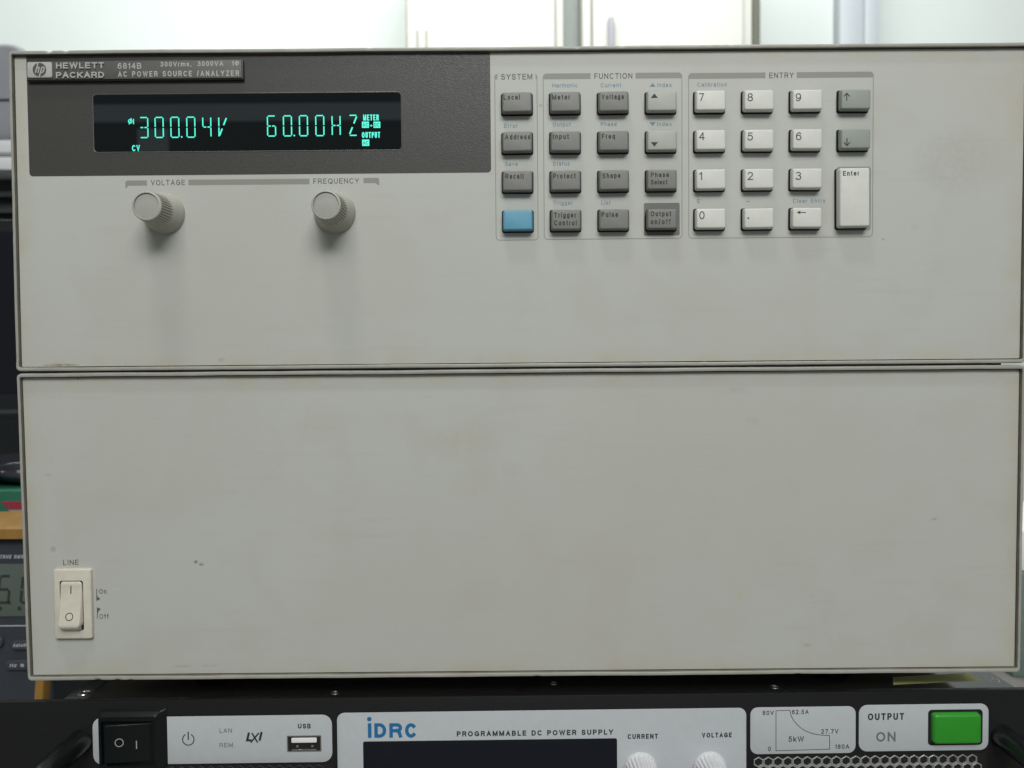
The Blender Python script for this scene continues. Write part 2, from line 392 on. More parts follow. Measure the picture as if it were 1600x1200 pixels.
    def lathe(s, cx, cz, prof, m, n=96, flute=None, cap=True):
        """prof: (radius, y); flute = (first, last, amp, count) ring indices"""
        loops = []
        for i, (r, y) in enumerate(prof):
            L = []
            for j in range(n):
                a = 2*math.pi*j/n; rr = r
                if flute and flute[0] <= i <= flute[1]:
                    q = (math.cos(a*flute[3])+1)/2; rr = r-flute[2]*(q**2)
                L.append(s.bm.verts.new((cx+rr*math.cos(a), y, cz+rr*math.sin(a))))
            loops.append(L)
        s.loft(loops, m, cap1=cap)
    def text(s, *a, **kw): letter_text(s, *a, **kw)
    def ptext(s, fr, st, px0, px1, pbase, pcap, y, m, **kw):
        """text placed by its extent measured on the photo, projected on face fr"""
        xm = (px0+px1)/2
        a = fr.U(px0, pbase, y)[0]; b = fr.U(px1, pbase, y)[0]; zb = fr.U(xm, pbase, y)[1]; zt = fr.U(xm, pbase-pcap, y)[1]
        s.text(st, a, b, zb, zt-zb, y, m, **kw)
    def tube(s, pts, rad, m, n=12, cap=True):
        k = s.mi(m); loops = []
        pts = [Vector(p) for p in pts]
        for i, p in enumerate(pts):
            d = (pts[min(i+1, len(pts)-1)]-pts[max(i-1, 0)]).normalized()
            u = d.cross(Vector((1, .01, .02)))
            if u.length < .1: u = d.cross(Vector((0, 0, 1)))
            u.normalize(); v = d.cross(u); r = rad[i] if isinstance(rad, (list, tuple)) else rad
            loops.append([s.bm.verts.new(p+u*r*math.cos(2*math.pi*j/n)+v*r*math.sin(2*math.pi*j/n)) for j in range(n)])
        s.loft(loops, m, cap0=cap, cap1=cap)
    def build(s, name, parent=None, origin=(0, 0, 0), smooth=35, label=None, recalc=True):
        if recalc: bmesh.ops.recalc_face_normals(s.bm, faces=s.bm.faces)
        o = Vector(origin)
        for v in s.bm.verts: v.co = (v.co-o)*MM
        me = bpy.data.meshes.new(name); s.bm.to_mesh(me); s.bm.free()
        for m in s.mats: me.materials.append(m)
        if smooth: smooth_angle(me, smooth)
        ob = bpy.data.objects.new(name, me); COL.objects.link(ob); ob.location = o*MM
        if parent is not None:
            ob.parent = parent
            po = parent.get('_o', None)
            if po is not None: ob.location = (o-Vector(po))*MM
        ob['_o'] = tuple(origin)
        if label: ob['label'] = label
        return ob
def empty(name, loc, yaw=0.0, label=None, cat=None, group=None):
    o = bpy.data.objects.new(name, None); COL.objects.link(o); o.location = Vector(loc)*MM; o.rotation_euler = (0, 0, yaw); o.empty_display_size = .05
    o['_o'] = (0.0, 0.0, 0.0)
    if label: o['label'] = label
    if cat: o['category'] = cat
    if group: o['group'] = group
    return o
def tag(o, label=None, cat=None, group=None, kind=None):
    for k, v in (('label', label), ('category', cat), ('group', group), ('kind', kind)):
        if v: o[k] = v
    return o

# ================================================================== THE SETTING
K['wall'] = mat('white_wall_paint', (.80, .85, .835), .7, noise_amt=.04, noise_scale=3)
K['floor'] = mat('floor_vinyl', (.30, .30, .28), .5, noise_amt=.2, noise_scale=12)
K['bench'] = mat('bench_laminate', (.26, .25, .23), .45, noise_amt=.15, noise_scale=40)
b = MB(); b.box(-2500, 3000, 2250, 2300, -900, 2300, K['wall']); tag(b.build('back_wall', smooth=0), kind='structure')
b = MB(); b.box(-2500, 3000, -3200, 2250, -910, -900, K['floor']); tag(b.build('floor', smooth=0), kind='structure')
b = MB(); b.box(-700, 1200, -170, 760, -166, -136, K['bench'], 2); tag(b.build('bench_top', smooth=40), kind='structure')

# ================================================================== TALL INSTRUMENT
inst = empty('ac_power_source', (0, 0, 0), label='tall beige two-panel instrument with green lit display, knobs, keypad and line switch', cat='power source')
W, H, S = 425.0, 266.4, 132.1
b = MB(); b.box(5, W-5, 6, 470, 4.0, H-1.2, K['cabinet'], 1.5); b.build('cabinet', inst, smooth=40)
for (x, y) in ((60, 42), (365, 42), (60, 420), (365, 420)):
    b = MB()
    k = b.mi(K['rubber']); lo = []
    for (r, z) in ((9, 4), (9, -8.0), (8.4, -8.9)):
        lo.append([b.bm.verts.new((x+r*math.cos(2*math.pi*j/24), y+r*math.sin(2*math.pi*j/24), z)) for j in range(24)])
    b.loft(lo, K['rubber'], cap0=True); b.build('foot', inst, origin=(x, y, -9))

chips = [(17, H, .9), (24, H-.2, .6), (236, H, .5), (255, H, .35), (30, 0, .9), (38.5, 0, .7), (44, 0, .5), (150, H, .25), (300, H, .2), (218, 0, .35), (140, S-1.5, .3), (330, 0, .4), (290, S+1.4, .3)]
def warp_x(x, z):
    # the old frames are not perfectly square: sub-millimetre lean of the sides
    if z > S: t = (z-S)/(H-S); l, r = -.6+.5*t, 1.0+.8*t
    else: t = z/S; l, r = .6-1.1*t, .3+.7*t
    f = x/W
    return x+l*(1-f)+r*f
WJ = lambda x, y, z: (warp_x(x, z), y, z)
def frame_part(z0, z1):
    h = z1-z0; cz = (z0+z1)/2; b = MB()
    def jit(amp):
        def f(x, y, z):
            q = noise.noise(Vector((x*.035, z*.035, 1.3+z0)))*.28+noise.noise(Vector((x*.25, z*.25, 7.1)))*.07
            q2 = noise.noise(Vector((x*.3, z*.3, 3.7)))*.06
            inx = -1 if x > W/2 else 1
            horiz = min(abs(z-z0), abs(z1-z)) < 4
            if horiz: z += q*.5*amp
            else: x += q*.5*amp
            for (cx_, cz_, a) in chips:
                if z0-.5 <= cz_ <= z1+.5:
                    d = math.hypot(x-cx_, (z-cz_))
                    if d < 1.5:
                        k = (1-(d/1.5)**2)
                        z += (-1 if cz_ > cz else 1)*a*k*(.55 if cz_ > S else .25); y += .4*a*k
            return warp_x(x, z), y+q2, z
        return f
    J = jit(1)
    L = []
    # outer side, soft front edge, front land, soft inner edge, inner wall
    t = 1.65
    for ins, y, r in ((0, 9, 1.9), (0, 1.0, 1.9), (.12, .45, 1.8), (.3, .08, 1.5), (.5, 0, 1.3), (t-.22, 0.02, .7), (t-.05, .12, .6), (t, .35, .6)):
        L.append(b.rr(W/2, cz, W-2*ins*.74, h-2*ins, r, y, 5, sub=(460, 150), jit=J))
    b.loft(L, K['frame'], cap1=False)
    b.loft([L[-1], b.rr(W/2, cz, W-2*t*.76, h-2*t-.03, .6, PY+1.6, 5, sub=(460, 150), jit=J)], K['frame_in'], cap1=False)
    return b
f1 = frame_part(S+.25, H).build('panel_frame', inst, label='frame around the upper panel, chipped along its top edge')
f2 = frame_part(0, S-.45).build('panel_frame', inst, label='frame around the lower panel, chipped near its lower left corner')

for z0_, z1_ in ((S+.25, H), (0, S-.45)):
    b = MB(); b.loft([b.rr(W/2, (z0_+z1_)/2, W-2.2, z1_-z0_-3.0, .6, PY+1.2, jit=WJ)], K['hole']); b.build('shadow_gap_sheet', inst, smooth=0, recalc=False)  # black sheet behind the panel: shadow of the gap put into its colour
# upper panel, with all its printing
X0, X1 = 2.2, W-2.2
dk = (.12, .115, .10)
sp_up = [(A.U(95, 567, PY)[0], S+2.9, 9, .7, (.2, .16, .1), .8), (A.U(345, 563, PY)[0], S+4.5, 2, 1.2, (.35, .25, .15), .5), (A.U(1430, 355, PY)[0], A.U(1430, 355, PY)[1], 2, 1.6, (.33, .31, .27), .4),
         (A.U(1380, 374, PY)[0], A.U(1380, 374, PY)[1], .8, .5, (.2, .19, .17), .7), (A.U(845, 165, PY)[0], A.U(845, 165, PY)[1], 1.2, 1, (.25, .23, .2), .6), (A.U(1500, 250, PY)[0], A.U(1500, 250, PY)[1], 22, 16, (.38, .37, .335), .5)]
for gx_, gz_ in ((252, 455), (520, 445)):
    pass
b = MB(); b.loft([b.rr(W/2, (S+.25+H)/2, W-3.0, H-S-.25-4.0, .6, PY, jit=WJ)], panel_mat('upper_panel_paint', X0, X1, S+2.7, H-2.2, sp_up))
PR = PY-.03
pr, bl, br = K['print'], K['blueink'], K['bar']
b.ptext(A, 'VOLTAGE', 236, 289, 289.3, 8.2, PR, pr, gx=.9)
b.ptext(A, 'FREQUENCY', 489.5, 561, 286.9, 8.2, PR, pr, gx=.9)
def bar(px0, py0, px1, py1, hook=None):
    cx, cz, w_, h_ = A.B(px0, py0, px1, py1, PR)
    x0, x1, z0, z1 = cx-w_/2, cx+w_/2, cz-h_/2, cz+h_/2
    if hook == 'l': b.poly([(x1, z1), (x0+1.0, z1), (x0+.3, z1-.3), (x0, z1-1.0), (x0, z0-1.0), (x0+.35, z0-1.0), (x0+1.3, z0), (x1, z0)], PR, br)
    elif hook == 'r': b.poly([(x0, z1), (x1-.6, z1), (x1-.15, z1-.2), (x1, z1-.7), (x1, z0-.8), (x1-.4, z0-.8), (x1-1.8, z0), (x0, z0)], PR, br)
    else: b.poly([(x0, z0), (x1, z0), (x1, z1), (x0, z1)], PR, br)
bar(195.7, 282, 229.5, 290, 'l'); bar(294.5, 280, 483.5, 288.5); bar(568, 278, 592.5, 286, 'r')
def group_box(px0, py0, px1, py1, tx0, tx1, title, base):
    cx, cz, w_, h_ = A.B(px0, py0, px1, py1, PR); t = .32
    b.ring(cx, cz, w_, h_, 1.6, t, PR, br)
    zt = cz+h_/2; x0, x1 = cx-w_/2, cx+w_/2
    ga, gb = A.U(tx0-6, py0, PR)[0], A.U(tx1+5, py0, PR)[0]
    hb = 2.35
    for (a, c, sx) in ((x0+.2, ga, 1), (gb, x1-.2, -1)):
        e = .8
        if sx > 0: b.poly([(a+.3+e*.2, zt-t-.0), (c, zt-t), (c, zt-hb), (a+.15, zt-hb), (a+.15, zt-1.3)], PR-.012, br)
        else: b.poly([(a, zt-t), (c-.3-e*.2, zt-t), (c-.15, zt-1.3), (c-.15, zt-hb), (a, zt-hb)], PR-.012, br)
    return zt, ga, gb
titles = [(773.5, 114.8, 840.5, 375.7, 783, 831.7, 'SYSTEM', 124.2), (849, 114, 1066.2, 373.8, 928.7, 988, 'FUNCTION', 123), (1075.5, 113, 1364.5, 371.7, 1202, 1240, 'ENTRY', 122)]
ppaint = b.mats[0]
for t in titles:
    zt, ga, gb = group_box(*t)
    b.poly([(ga, zt-.6), (gb, zt-.6), (gb, zt+.3), (ga, zt+.3)], PR-.006, ppaint)      # the line is interrupted by the title
    b.ptext(A, t[6], t[4], t[5], t[7], 8.8, PR-.02, pr, gx=.9)
for s_, a_, c_, z_ in (('Harmonic', 863, 902.5, 136.5), ('Current', 938.7, 970.5, 136.2), ('Index', 1027, 1049.5, 136.0), ('Error', 787.5, 809, 199.5), ('Output', 863.7, 891.7, 197.5),
                       ('Phase', 938.7, 963.7, 197), ('Index', 1027, 1049.5, 197), ('Save', 789, 809, 259.3), ('Status', 864, 890, 258.7), ('Trigger', 865, 895, 320), ('List', 939.5, 954, 319.7),
                       ('Calibration', 1089.5, 1135.5, 135.3), ('E', 1089.5, 1094, 317.4), ('Clear Entry', 1239, 1289.5, 316.8)):
    b.ptext(A, s_, a_, c_, z_, 6.4, PR, bl, gx=.85)
for pts in (((1015, 135.5), (1024.5, 135.5), (1019.7, 129.5)), ((1015, 191), (1024.5, 191), (1019.7, 197))):
    b.poly([A.U(*p, PR) for p in pts], PR, bl)
b.line([A.U(1166.5, 315, PR), A.U(1171.5, 315, PR)], .22, PR, pr)
cx, cz, w_, h_ = A.B(1006, 317, 1062, 368, PR); b.plate(cx, cz, w_, h_, .7, PR, K['dkplate'])
panel_u = b.build('front_panel', inst, smooth=0, label='upper beige panel printed with grey and blue lettering', recalc=False)

# dark film band, nameplate, display
b = MB()
cx, cz, w_, h_ = A.B(43.5, 77, 766.5, 272.5, PY)
x0, x1, z0 = cx-w_/2, cx+w_/2, cz-h_/2; z1 = H-2.1
FY = PY-.08
r = 1.5; pts = [(x1, z1), (x0, z1), (x0, z0+r)]
for i in range(1, 7): a = math.radians(180+15*i); pts.append((x0+r+r*math.cos(a), z0+r+r*math.sin(a)))
for i in range(0, 7): a = math.radians(270+15*i); pts.append((x1-r+r*math.cos(a), z0+r+r*math.sin(a)))
b.prism(pts, PY, FY, K['film']); film = b.build('dark_band', inst, smooth=0)

wx, wz, ww, wh = A.B(146, 146, 627, 236, FY)
b = MB()
L = [b.rr(wx, wz, ww+.7, wh+.7, 1.7, FY-.03), b.rr(wx, wz, ww+.2, wh+.2, 1.6, FY-.16), b.rr(wx, wz, ww-.2, wh-.2, 1.5, FY-.05)]
b.loft(L, K['plate'], cap1=False)
b.loft([b.rr(wx, wz, ww-.2, wh-.2, 1.5, FY-.05)], K['glass'])
disp = b.build('display', inst, smooth=30)
VY = FY-.09
def seg_char(b, x, z, w_, h_, segs, t=.50, sh=0.0):
    """x,z lower-left of cell (mm)."""
    g = .26
    def P(u, v): return (x+u*w_+sh*v*h_, z+v*h_)
    def ln(p, q, gp=g, tt=t):
        a, c = Vector(P(*p)), Vector(P(*q)); d = (c-a).normalized(); b.line([tuple(a+d*gp), tuple(c-d*gp)], tt, VY, K['vfd'])
    M = dict(a=((0, 1), (1, 1)), d=((0, 0), (1, 0)), f=((0, .5), (0, 1)), e=((0, 0), (0, .5)), b=((1, .5), (1, 1)), c=((1, 0), (1, .5)),
             g=((0, .5), (.5, .5)), h=((.5, .5), (1, .5)), k=((.55, .55), (1, .98)), n=((.45, .45), (.02, .03)))
    for s_ in segs:
        if s_ == '.': b.disc(x+w_*1.33, z+.15, .36, VY, K['vfd'], 12)
        elif s_ in 'kn': ln(*M[s_], gp=.35, tt=t*1.25)
        else: ln(*M[s_])
NUM = {'3': 'abcdhg', '0': 'abcdef', '4': 'fghbc', 'V': 'fekn', '6': 'afedcgh', 'H': 'febcgh', 'Z': 'aknd'}
b = MB()
for ch, px, dot in (('3', 218.5, 0), ('0', 242.5, 0), ('0', 267, 1), ('0', 292, 0), ('4', 317, 0), ('V', 342, 0)):
    x, z = A.U(px, 215, VY); x = A.U(px, 198, VY)[0]
    seg_char(b, x, A.U(280, 214.5, VY)[1], 3.35, 8.35, NUM[ch]+('.' if dot else ''))
for ch, px, dot in (('6', 418, 0), ('0', 443, 1), ('0', 468, 0), ('0', 493.5, 0), ('H', 519, 0), ('Z', 545.5, 0)):
    x = A.U(px, 196, VY)[0]
    seg_char(b, x, A.U(490, 212, VY)[1], 3.35, 8.35, NUM[ch]+('.' if dot else ''))
V = K['vfd']
cx, cz = A.U(203.5, 189.5, VY); b.circle(cx, cz, .75, .4, VY, V, n=16); b.line([(cx-.5, cz-1.3), (cx+.5, cz+1.3)], .35, VY-.01, V)
x, z = A.U(208.7, 194, VY); b.line([(x, z), (x, z+2.2)], .4, VY, V)
b.ptext(A, 'CV', 206.3, 218.7, 236.2, 9.6, VY, V, off=.012)
b.ptext(A, 'METER', 567.5, 592, 188.3, 9.3, VY, V, off=.012)
b.ptext(A, 'OUTPUT', 565.5, 594, 215.5, 9.3, VY, V, off=.012)
b.ptext(A, '+', 577.8, 582.2, 198.3, 5, VY, V, off=.012)
for (a_, y0, c_, y1, s_) in ((565.5, 190, 576.5, 199.8, 'AC'), (583.5, 190, 594.2, 199.8, 'DC'), (565.8, 218, 577, 228, 'AC')):
    cx, cz, w_, h_ = A.B(a_, y0, c_, y1, VY); b.plate(cx, cz, w_, h_, .1, VY, V, 2)
    b.ptext(A, s_, a_+1.2, c_-1.2, y1-1.9, 6.0, VY-.012, K['vfdtxt'], off=.01)
b.build('lit_readout', disp, smooth=0, label='green readout 300.04V and 60.00Hz', recalc=False)

b = MB(); NY = PY-2.1
nx, nz, nw, nh = A.B(41.5, 94.5, 377.5, 123.2, NY)
b.block(nx+.1, nz-.05, nw+.9, nh+.9, .5, FY, NY+.5, .2, K['plateside'])
b.block(nx, nz, nw, nh, .4, NY+.5, NY, .18, K['plate'])
b.ptext(A, '6814B', 184, 221, 107.5, 9.3, NY-.02, K['silvertxt'], gx=.9, off=.004)
b.ptext(A, '300Vrms,', 250.7, 299, 103.9, 7.6, NY-.02, K['silvertxt'], gx=.9, off=.01)
b.ptext(A, '3000VA', 308.7, 349, 103.2, 7.6, NY-.02, K['silvertxt'], gx=.9, off=.01)
b.ptext(A, '1\u03a6', 362.5, 373.5, 102.6, 7.6, NY-.02, K['silvertxt'], gx=.9, off=.01)
b.ptext(A, 'AC POWER SOURCE /ANALYZER', 184.5, 373.7, 119.3, 8.6, NY-.02, K['silvertxt'], gx=.9, off=.01)
plate = b.build('nameplate', inst, smooth=30)
b = MB(); TY = NY-.45
b.ptext(A, 'HEWLETT', 87.5, 162.5, 106.8, 9.3, TY, K['silvertxt'], wt=.20, gx=1.15)
b.ptext(A, 'PACKARD', 87.5, 162.5, 121.6, 9.3, TY, K['silvertxt'], wt=.20, gx=1.15)
b.bm.faces.ensure_lookup_table()
ret = bmesh.ops.extrude_face_region(b.bm, geom=list(b.bm.faces))
for v in ret['geom']:
    if isinstance(v, bmesh.types.BMVert): v.co.y += .43
b.build('raised_lettering', plate, smooth=25)
b = MB()
lx, lz, lw, lh = A.B(42.3, 96.8, 81, 121.2, NY-.5)
b.block(lx, lz, lw, lh, .7, NY, NY-.5, .15, K['silver'])
cxl, czl = lx, lz; R_ = 2.85
b.disc(cxl, czl, R_, NY-.52, K['plate'], 40)
# italic h and p whose stems run out through the ring
sh = .30
def lp(u, v): return (cxl+u+sh*v, czl+v)
t_ = .52; yy = NY-.54
b.line([lp(-1.35, -1.25), lp(-1.35, 3.05)], t_, yy, K['silver'])
b.line([lp(-1.35, .35), lp(-1.0, .95), lp(-.55, 1.05), lp(-.3, .75), lp(-.3, -1.25)], t_, yy-.004, K['silver'])
b.line([lp(.75, 1.05), lp(.75, -3.05)], t_, yy-.008, K['silver'])
b.line([lp(.75, .9), lp(1.35, 1.1), lp(1.85, .75), lp(1.85, -.75), lp(1.35, -1.15), lp(.8, -1.0)], t_, yy-.012, K['silver'])
b.build('logo_badge', plate, smooth=25)

# keys
KF = PY-3.9
def key(cx, cz, w_, h_, m, name_label, draw=None, top=KF, hole=.75):
    b = MB()
    b.plate(cx, cz, w_+2*hole, h_+2*hole, .9, PY-.09, K['hole'])
    zt = []
    L = [b.rr(cx, cz, w_+.9, h_+.9, .8, PY-.05), b.rr(cx, cz, w_+.7, h_+.7, .8, PY-1.2)]
    b.loft(L, K['hole'], cap1=False)
    L = [b.rr(cx, cz, w_+.55, h_+.55, .85, PY-1.2), b.rr(cx, cz, w_+.3, h_+.3, .8, top+.75), b.rr(cx, cz, w_-.05, h_-.05, .75, top+.28), b.rr(cx, cz, w_-.45, h_-.45, .65, top+.06), b.rr(cx, cz, w_-1.0, h_-1.0, .5, top)]
    b.loft(L, m)
    if draw: draw(b, top-.03)
    o = b.build('key', inst, origin=(cx, PY, cz), smooth=50, label=name_label)
    o.rotation_euler = (math.radians(random.uniform(-.5, .5)), math.radians(random.uniform(-.5, .5)), math.radians(random.uniform(-.5, .5)))
    return o
def T(*rows):
    def f(b, y):
        for (s_, a_, c_, z_, cap) in rows: b.ptext(A, s_, a_, c_, z_, cap, y, K['ink'], off=.012 if cap < 9 else -.005, gx=.9)
    return f
def POLY(*polys):
    def f(b, y):
        for p in polys: b.poly([A.U(u, v, y) for u, v in p], y, K['ink'])
    return f
def ARROW(px, py0, py1):
    def f(b, y):
        d = 1 if py1 > py0 else -1
        b.line([A.U(px, py0, y), A.U(px, py1-d*1, y)], .42, y, K['ink'])
        b.line([A.U(px-4.6, py1-d*5.2, y), A.U(px, py1, y), A.U(px+4.6, py1-d*5.2, y)], .42, y-.006, K['ink'])
    return f
def LEFT(b, y):
    b.line([A.U(1259, 332, y), A.U(1247, 332, y)], .36, y, K['ink'])
    b.poly([A.U(1244.5, 332, y), A.U(1251, 329, y), A.U(1249.5, 332, y), A.U(1251, 335, y)], y-.006, K['ink'])
KW, KH = 12.0, 8.0
gy, wk = K['grey_key'], K['white_key']
def C(px, py): return A.U(px, py, KF)
cols = {'s': 808.5, 'm': 884.0, 'v': 959.5, 'u': 1034.8, '7': 1111.3, '8': 1186.6, '9': 1262.0, 'n': 1337.5}
rowpx = (157.5, 219.2, 280.6, 342.2)
colx = {k: A.U(v, 250, KF)[0] for k, v in cols.items()}
rowz = [A.U(1000, v, KF)[1] for v in rowpx]
rows = [('s', 0, gy, 'grey key marked Local', T(('Local', 787, 812.5, 155.8, 8))), ('s', 1, gy, 'grey key marked Address', T(('Address', 789, 828.7, 217.8, 8))),
 ('s', 2, gy, 'grey key marked Recall', T(('Recall', 789.5, 818, 279.2, 8))), ('s', 3, K['blue_key'], 'blank light blue key', None),
 ('m', 0, gy, 'grey key marked Meter', T(('Meter', 863, 890.7, 155.7, 8))), ('m', 1, gy, 'grey key marked Input', T(('Input', 864, 888.7, 217.2, 8))),
 ('m', 2, gy, 'grey key marked Protect', T(('Protect', 864.5, 899.5, 278.7, 8))), ('m', 3, gy, 'grey key marked Trigger Control', T(('Trigger', 865.5, 900, 340, 8), ('Control', 865.5, 901, 352.2, 8))),
 ('v', 0, gy, 'grey key marked Voltage', T(('Voltage', 940, 975, 155, 8))), ('v', 1, gy, 'grey key marked Freq', T(('Freq', 940.5, 961, 216.7, 8))),
 ('v', 2, gy, 'grey key marked Shape', T(('Shape', 941, 969.5, 278.2, 8))), ('v', 3, gy, 'grey key marked Pulse', T(('Pulse', 940, 965.7, 339, 8))),
 ('u', 0, K['pale_key'], 'pale grey key with up triangle', POLY(((1016.5, 153), (1028, 153), (1022.3, 146)))), ('u', 1, K['pale_key'], 'pale grey key with down triangle', POLY(((1017, 222), (1028, 222), (1022.5, 229)))),
 ('u', 2, gy, 'grey key marked Phase Select', T(('Phase', 1017, 1045.5, 276.7, 7.6), ('Select', 1017, 1043, 288.2, 7.6))), ('u', 3, gy, 'grey key marked Output on/off', T(('Output', 1016.7, 1048.7, 338, 8), ('on/off', 1016.7, 1048, 350.5, 8))),
 ('7', 0, wk, 'white key marked 7', T(('7', 1092.5, 1100, 158.2, 12.5))), ('7', 1, wk, 'white key marked 4', T(('4', 1092.3, 1101, 219.2, 12.5))),
 ('7', 2, wk, 'white key marked 1', T(('1', 1092.5, 1097, 281.2, 12.5))), ('7', 3, wk, 'white key marked 0', T(('0', 1092.7, 1101, 342.7, 12.5))),
 ('8', 0, wk, 'white key marked 8', T(('8', 1168, 1176.5, 158.2, 12.5))), ('8', 1, wk, 'white key marked 5', T(('5', 1168, 1176.5, 219.6, 12.5))),
 ('8', 2, wk, 'white key marked 2', T(('2', 1168, 1176.5, 281.2, 12.5))), ('8', 3, wk, 'white key marked with a decimal point', POLY(((1168, 339.5), (1170.4, 339.5), (1170.4, 342), (1168, 342)))),
 ('9', 0, wk, 'white key marked 9', T(('9', 1243.3, 1251.8, 158.2, 12.5))), ('9', 1, wk, 'white key marked 6', T(('6', 1243.5, 1252, 219.2, 12.5))),
 ('9', 2, wk, 'white key marked 3', T(('3', 1243.3, 1252, 281, 12.5))), ('9', 3, wk, 'white key with left arrow', LEFT),
 ('n', 0, K['mid_key'], 'green-grey key with up arrow', ARROW(1323, 157.3, 145.7)), ('n', 1, K['mid_key'], 'green-grey key with down arrow', ARROW(1323.5, 215.7, 227.3))]
for c_, r_, m_, l_, d_ in rows: key(colx[c_], rowz[r_], KW, KH, m_, l_, d_)
ec = A.B(1312.5, 262, 1359.5, 354, KF-.6)
b = MB(); cx, cz, w_, h_ = A.B(1306, 260.5, 1360.5, 360.5, PY); b.plate(cx, cz, w_, h_, 1.3, PY-.02, K['bar']); b.build('key_surround', inst, smooth=0, recalc=False)
key(ec[0], ec[1], ec[2]-.3, ec[3]-.3, wk, 'tall white key marked Enter', T(('Enter', 1317.5, 1342.5, 274.5, 7.6)), top=KF-.6, hole=.7)

# knobs
for px, py, lab in ((257, 333.5, 'knob under the word voltage'), (523.5, 332, 'knob under the word frequency')):
    cx, cz = A.U(px, py, PY); b = MB()
    y = lambda h: PY-h
    prof = [(8.7, y(0)), (8.72, y(.9)), (8.55, y(1.6)), (8.1, y(3.0)), (7.6, y(4.4)), (7.1, y(6.0)), (6.75, y(6.6)), (6.7, y(6.9)), (6.55, y(8)), (6.2, y(14)), (6.1, y(15.3)), (6.0, y(15.7)), (5.85, y(16.25)), (5.6, y(16.45)), (5.25, y(16.45)), (5.12, y(16.25)), (5.1, y(15.7))]
    b.lathe(cx, cz, prof, K['knob'], n=288, flute=(8, 10, .6, 36), cap=False)
    kb = b.build('knob', inst, origin=(cx, PY, cz), smooth=50, label=lab)
    b = MB(); b.lathe(cx, cz, [(5.1, y(15.7)), (4.98, y(15.78)), (4.6, y(15.85))], K['knobcap'], n=64); b.build('knob_cap', kb, origin=(cx, y(15.7), cz), smooth=50)

# lower panel
sp = []
for px, py, rx, rz, col, amt in ((306, 878, 1.0, .9, (.13, .12, .10), .9), (314, 882, 1.5, .7, (.12, .11, .09), .95), (83, 858, 1.6, 1.6, (.28, .27, .24), .6), (75, 742, 1.7, .6, (.27, .26, .24), .6), (720, 690, 16, 10, (.42, .37, .30), .4), (740, 755, 12, 9, (.43, .38, .31), .35),
                                (1460, 811, 1.4, .7, (.25, .24, .21), .6), (1155, 932, 2.5, 2.5, (.45, .40, .27), .6), (1262, 1008, 2.5, 1.2, (.40, .33, .20), .7), (1268, 930, 1.6, 1.6, (.42, .37, .26), .5), (800, 735, 5, 4, (.41, .38, .32), .3),
                                (285, 1041, 4.5, .8, (.30, .29, .26), .6), (330, 1040, 4.5, .6, (.32, .31, .28), .5), (1175, 657, 4, 3, (.40, .36, .28), .4), (1150, 608, 5, 1.5, (.33, .31, .27), .35), (122, 592, .5, .5, (.1, .09, .08), .8), (495, 668, 9, 8, (.42, .38, .31), .35)):
    x, z = A.U(px, py, PY); sp.append((x, z, rx, rz, col, amt))
b = MB(); b.loft([b.rr(W/2, (S-.45)/2, W-3.0, S-.45-4.0, .6, PY, jit=WJ)], panel_mat('lower_panel_paint', X0, X1, 2.2, S-2.8, sp))
b.ptext(A, 'LINE', 98.7, 123, 883, 8.4, PR, pr, gx=.9)
b.ptext(A, 'On', 155, 166.5, 927.8, 7.6, PR, pr, gx=.85); b.ptext(A, 'Off', 155.6, 169.6, 967, 7.8, PR, pr, gx=.85, wt=.12)
b.poly([A.U(*p, PR) for p in ((150.3, 920), (151.4, 920), (151.8, 931.5), (157, 936), (150.6, 939))], PR, pr)
b.poly([A.U(*p, PR) for p in ((151.3, 948.8), (157.4, 951.2), (153, 957), (152.6, 967), (151.6, 967))], PR, pr)
for q in (((176, 920), (179, 919.6), (177.5, 921.5)), ((179, 920.5), (187, 921.2), (183, 921.8))):
    b.poly([A.U(*p, PR) for p in q], PR, K['scratch'])
b.build('front_panel', inst, smooth=0, label='lower beige panel, blank except for the line switch', recalc=False)

# line switch
SY = PY-1.9
cx, cz, w_, h_ = A.B(83.8, 889.6, 142.6, 998.5, SY)
b = MB(); b.block(cx, cz, w_, h_, .9, PY, SY, .55, K['sw'])
rx0, rz1 = A.U(93.0, 907.5, SY); rx1, rz0 = A.U(131.5, 984.5, SY)
b.plate((rx0+rx1)/2, (rz0+rz1)/2, rx1-rx0, rz1-rz0, .9, SY-.03, K['hole'])
swo = b.build('line_switch', inst, origin=(cx, PY, cz), smooth=40)
b = MB(); xa, xb = rx0+.35, rx1-.35; za, zb = rz0+.3, rz1-.3; hh = zb-za
def surf(z):
    t = (zb-z)/hh
    return SY-(.45+3.9*max(0, t-.12)**1.35) if t < .93 else SY-(.45+3.9*(.81)**1.35)
k = b.mi(K['sw']); rws = []
NZ = 34
for i in range(NZ+1):
    z = zb-hh*(i/NZ)*.93
    row = []
    y = surf(z)
    e = .7
    ed = 0
    # round the corners of the top and lower ends
    t = i/NZ; cut = 0
    if i < 3: cut = (.75, .3, .08)[i]
    if i > NZ-3: cut = (.08, .3, .75)[i-NZ+2]
    for (xo, yo) in ((cut-.12, 9), (cut, .55), (cut+.12, .25), (cut+.35, .06), (cut+.7, 0)):
        yv = SY+.0 if yo == 9 else y+yo
        row.append((xa+xo, yv))
    row = row+[(xa+xb-xx, yy_) for xx, yy_ in reversed(row)]
    yadd = (.45, .12, .03)[i] if i < 3 else ((.03, .14, .5)[i-NZ+2] if i > NZ-3 else 0)
    rws.append([b.bm.verts.new((xx, min(SY, yy_+yadd), z)) for xx, yy_ in row])
for a_, c_ in zip(rws, rws[1:]):
    for i in range(len(a_)-1): b._f((a_[i], a_[i+1], c_[i+1], c_[i]), k)
bot = [b.bm.verts.new((min(max(v.co.x, xa), xb), min(SY, v.co.y+1.4), za+.25)) for v in rws[-1]]
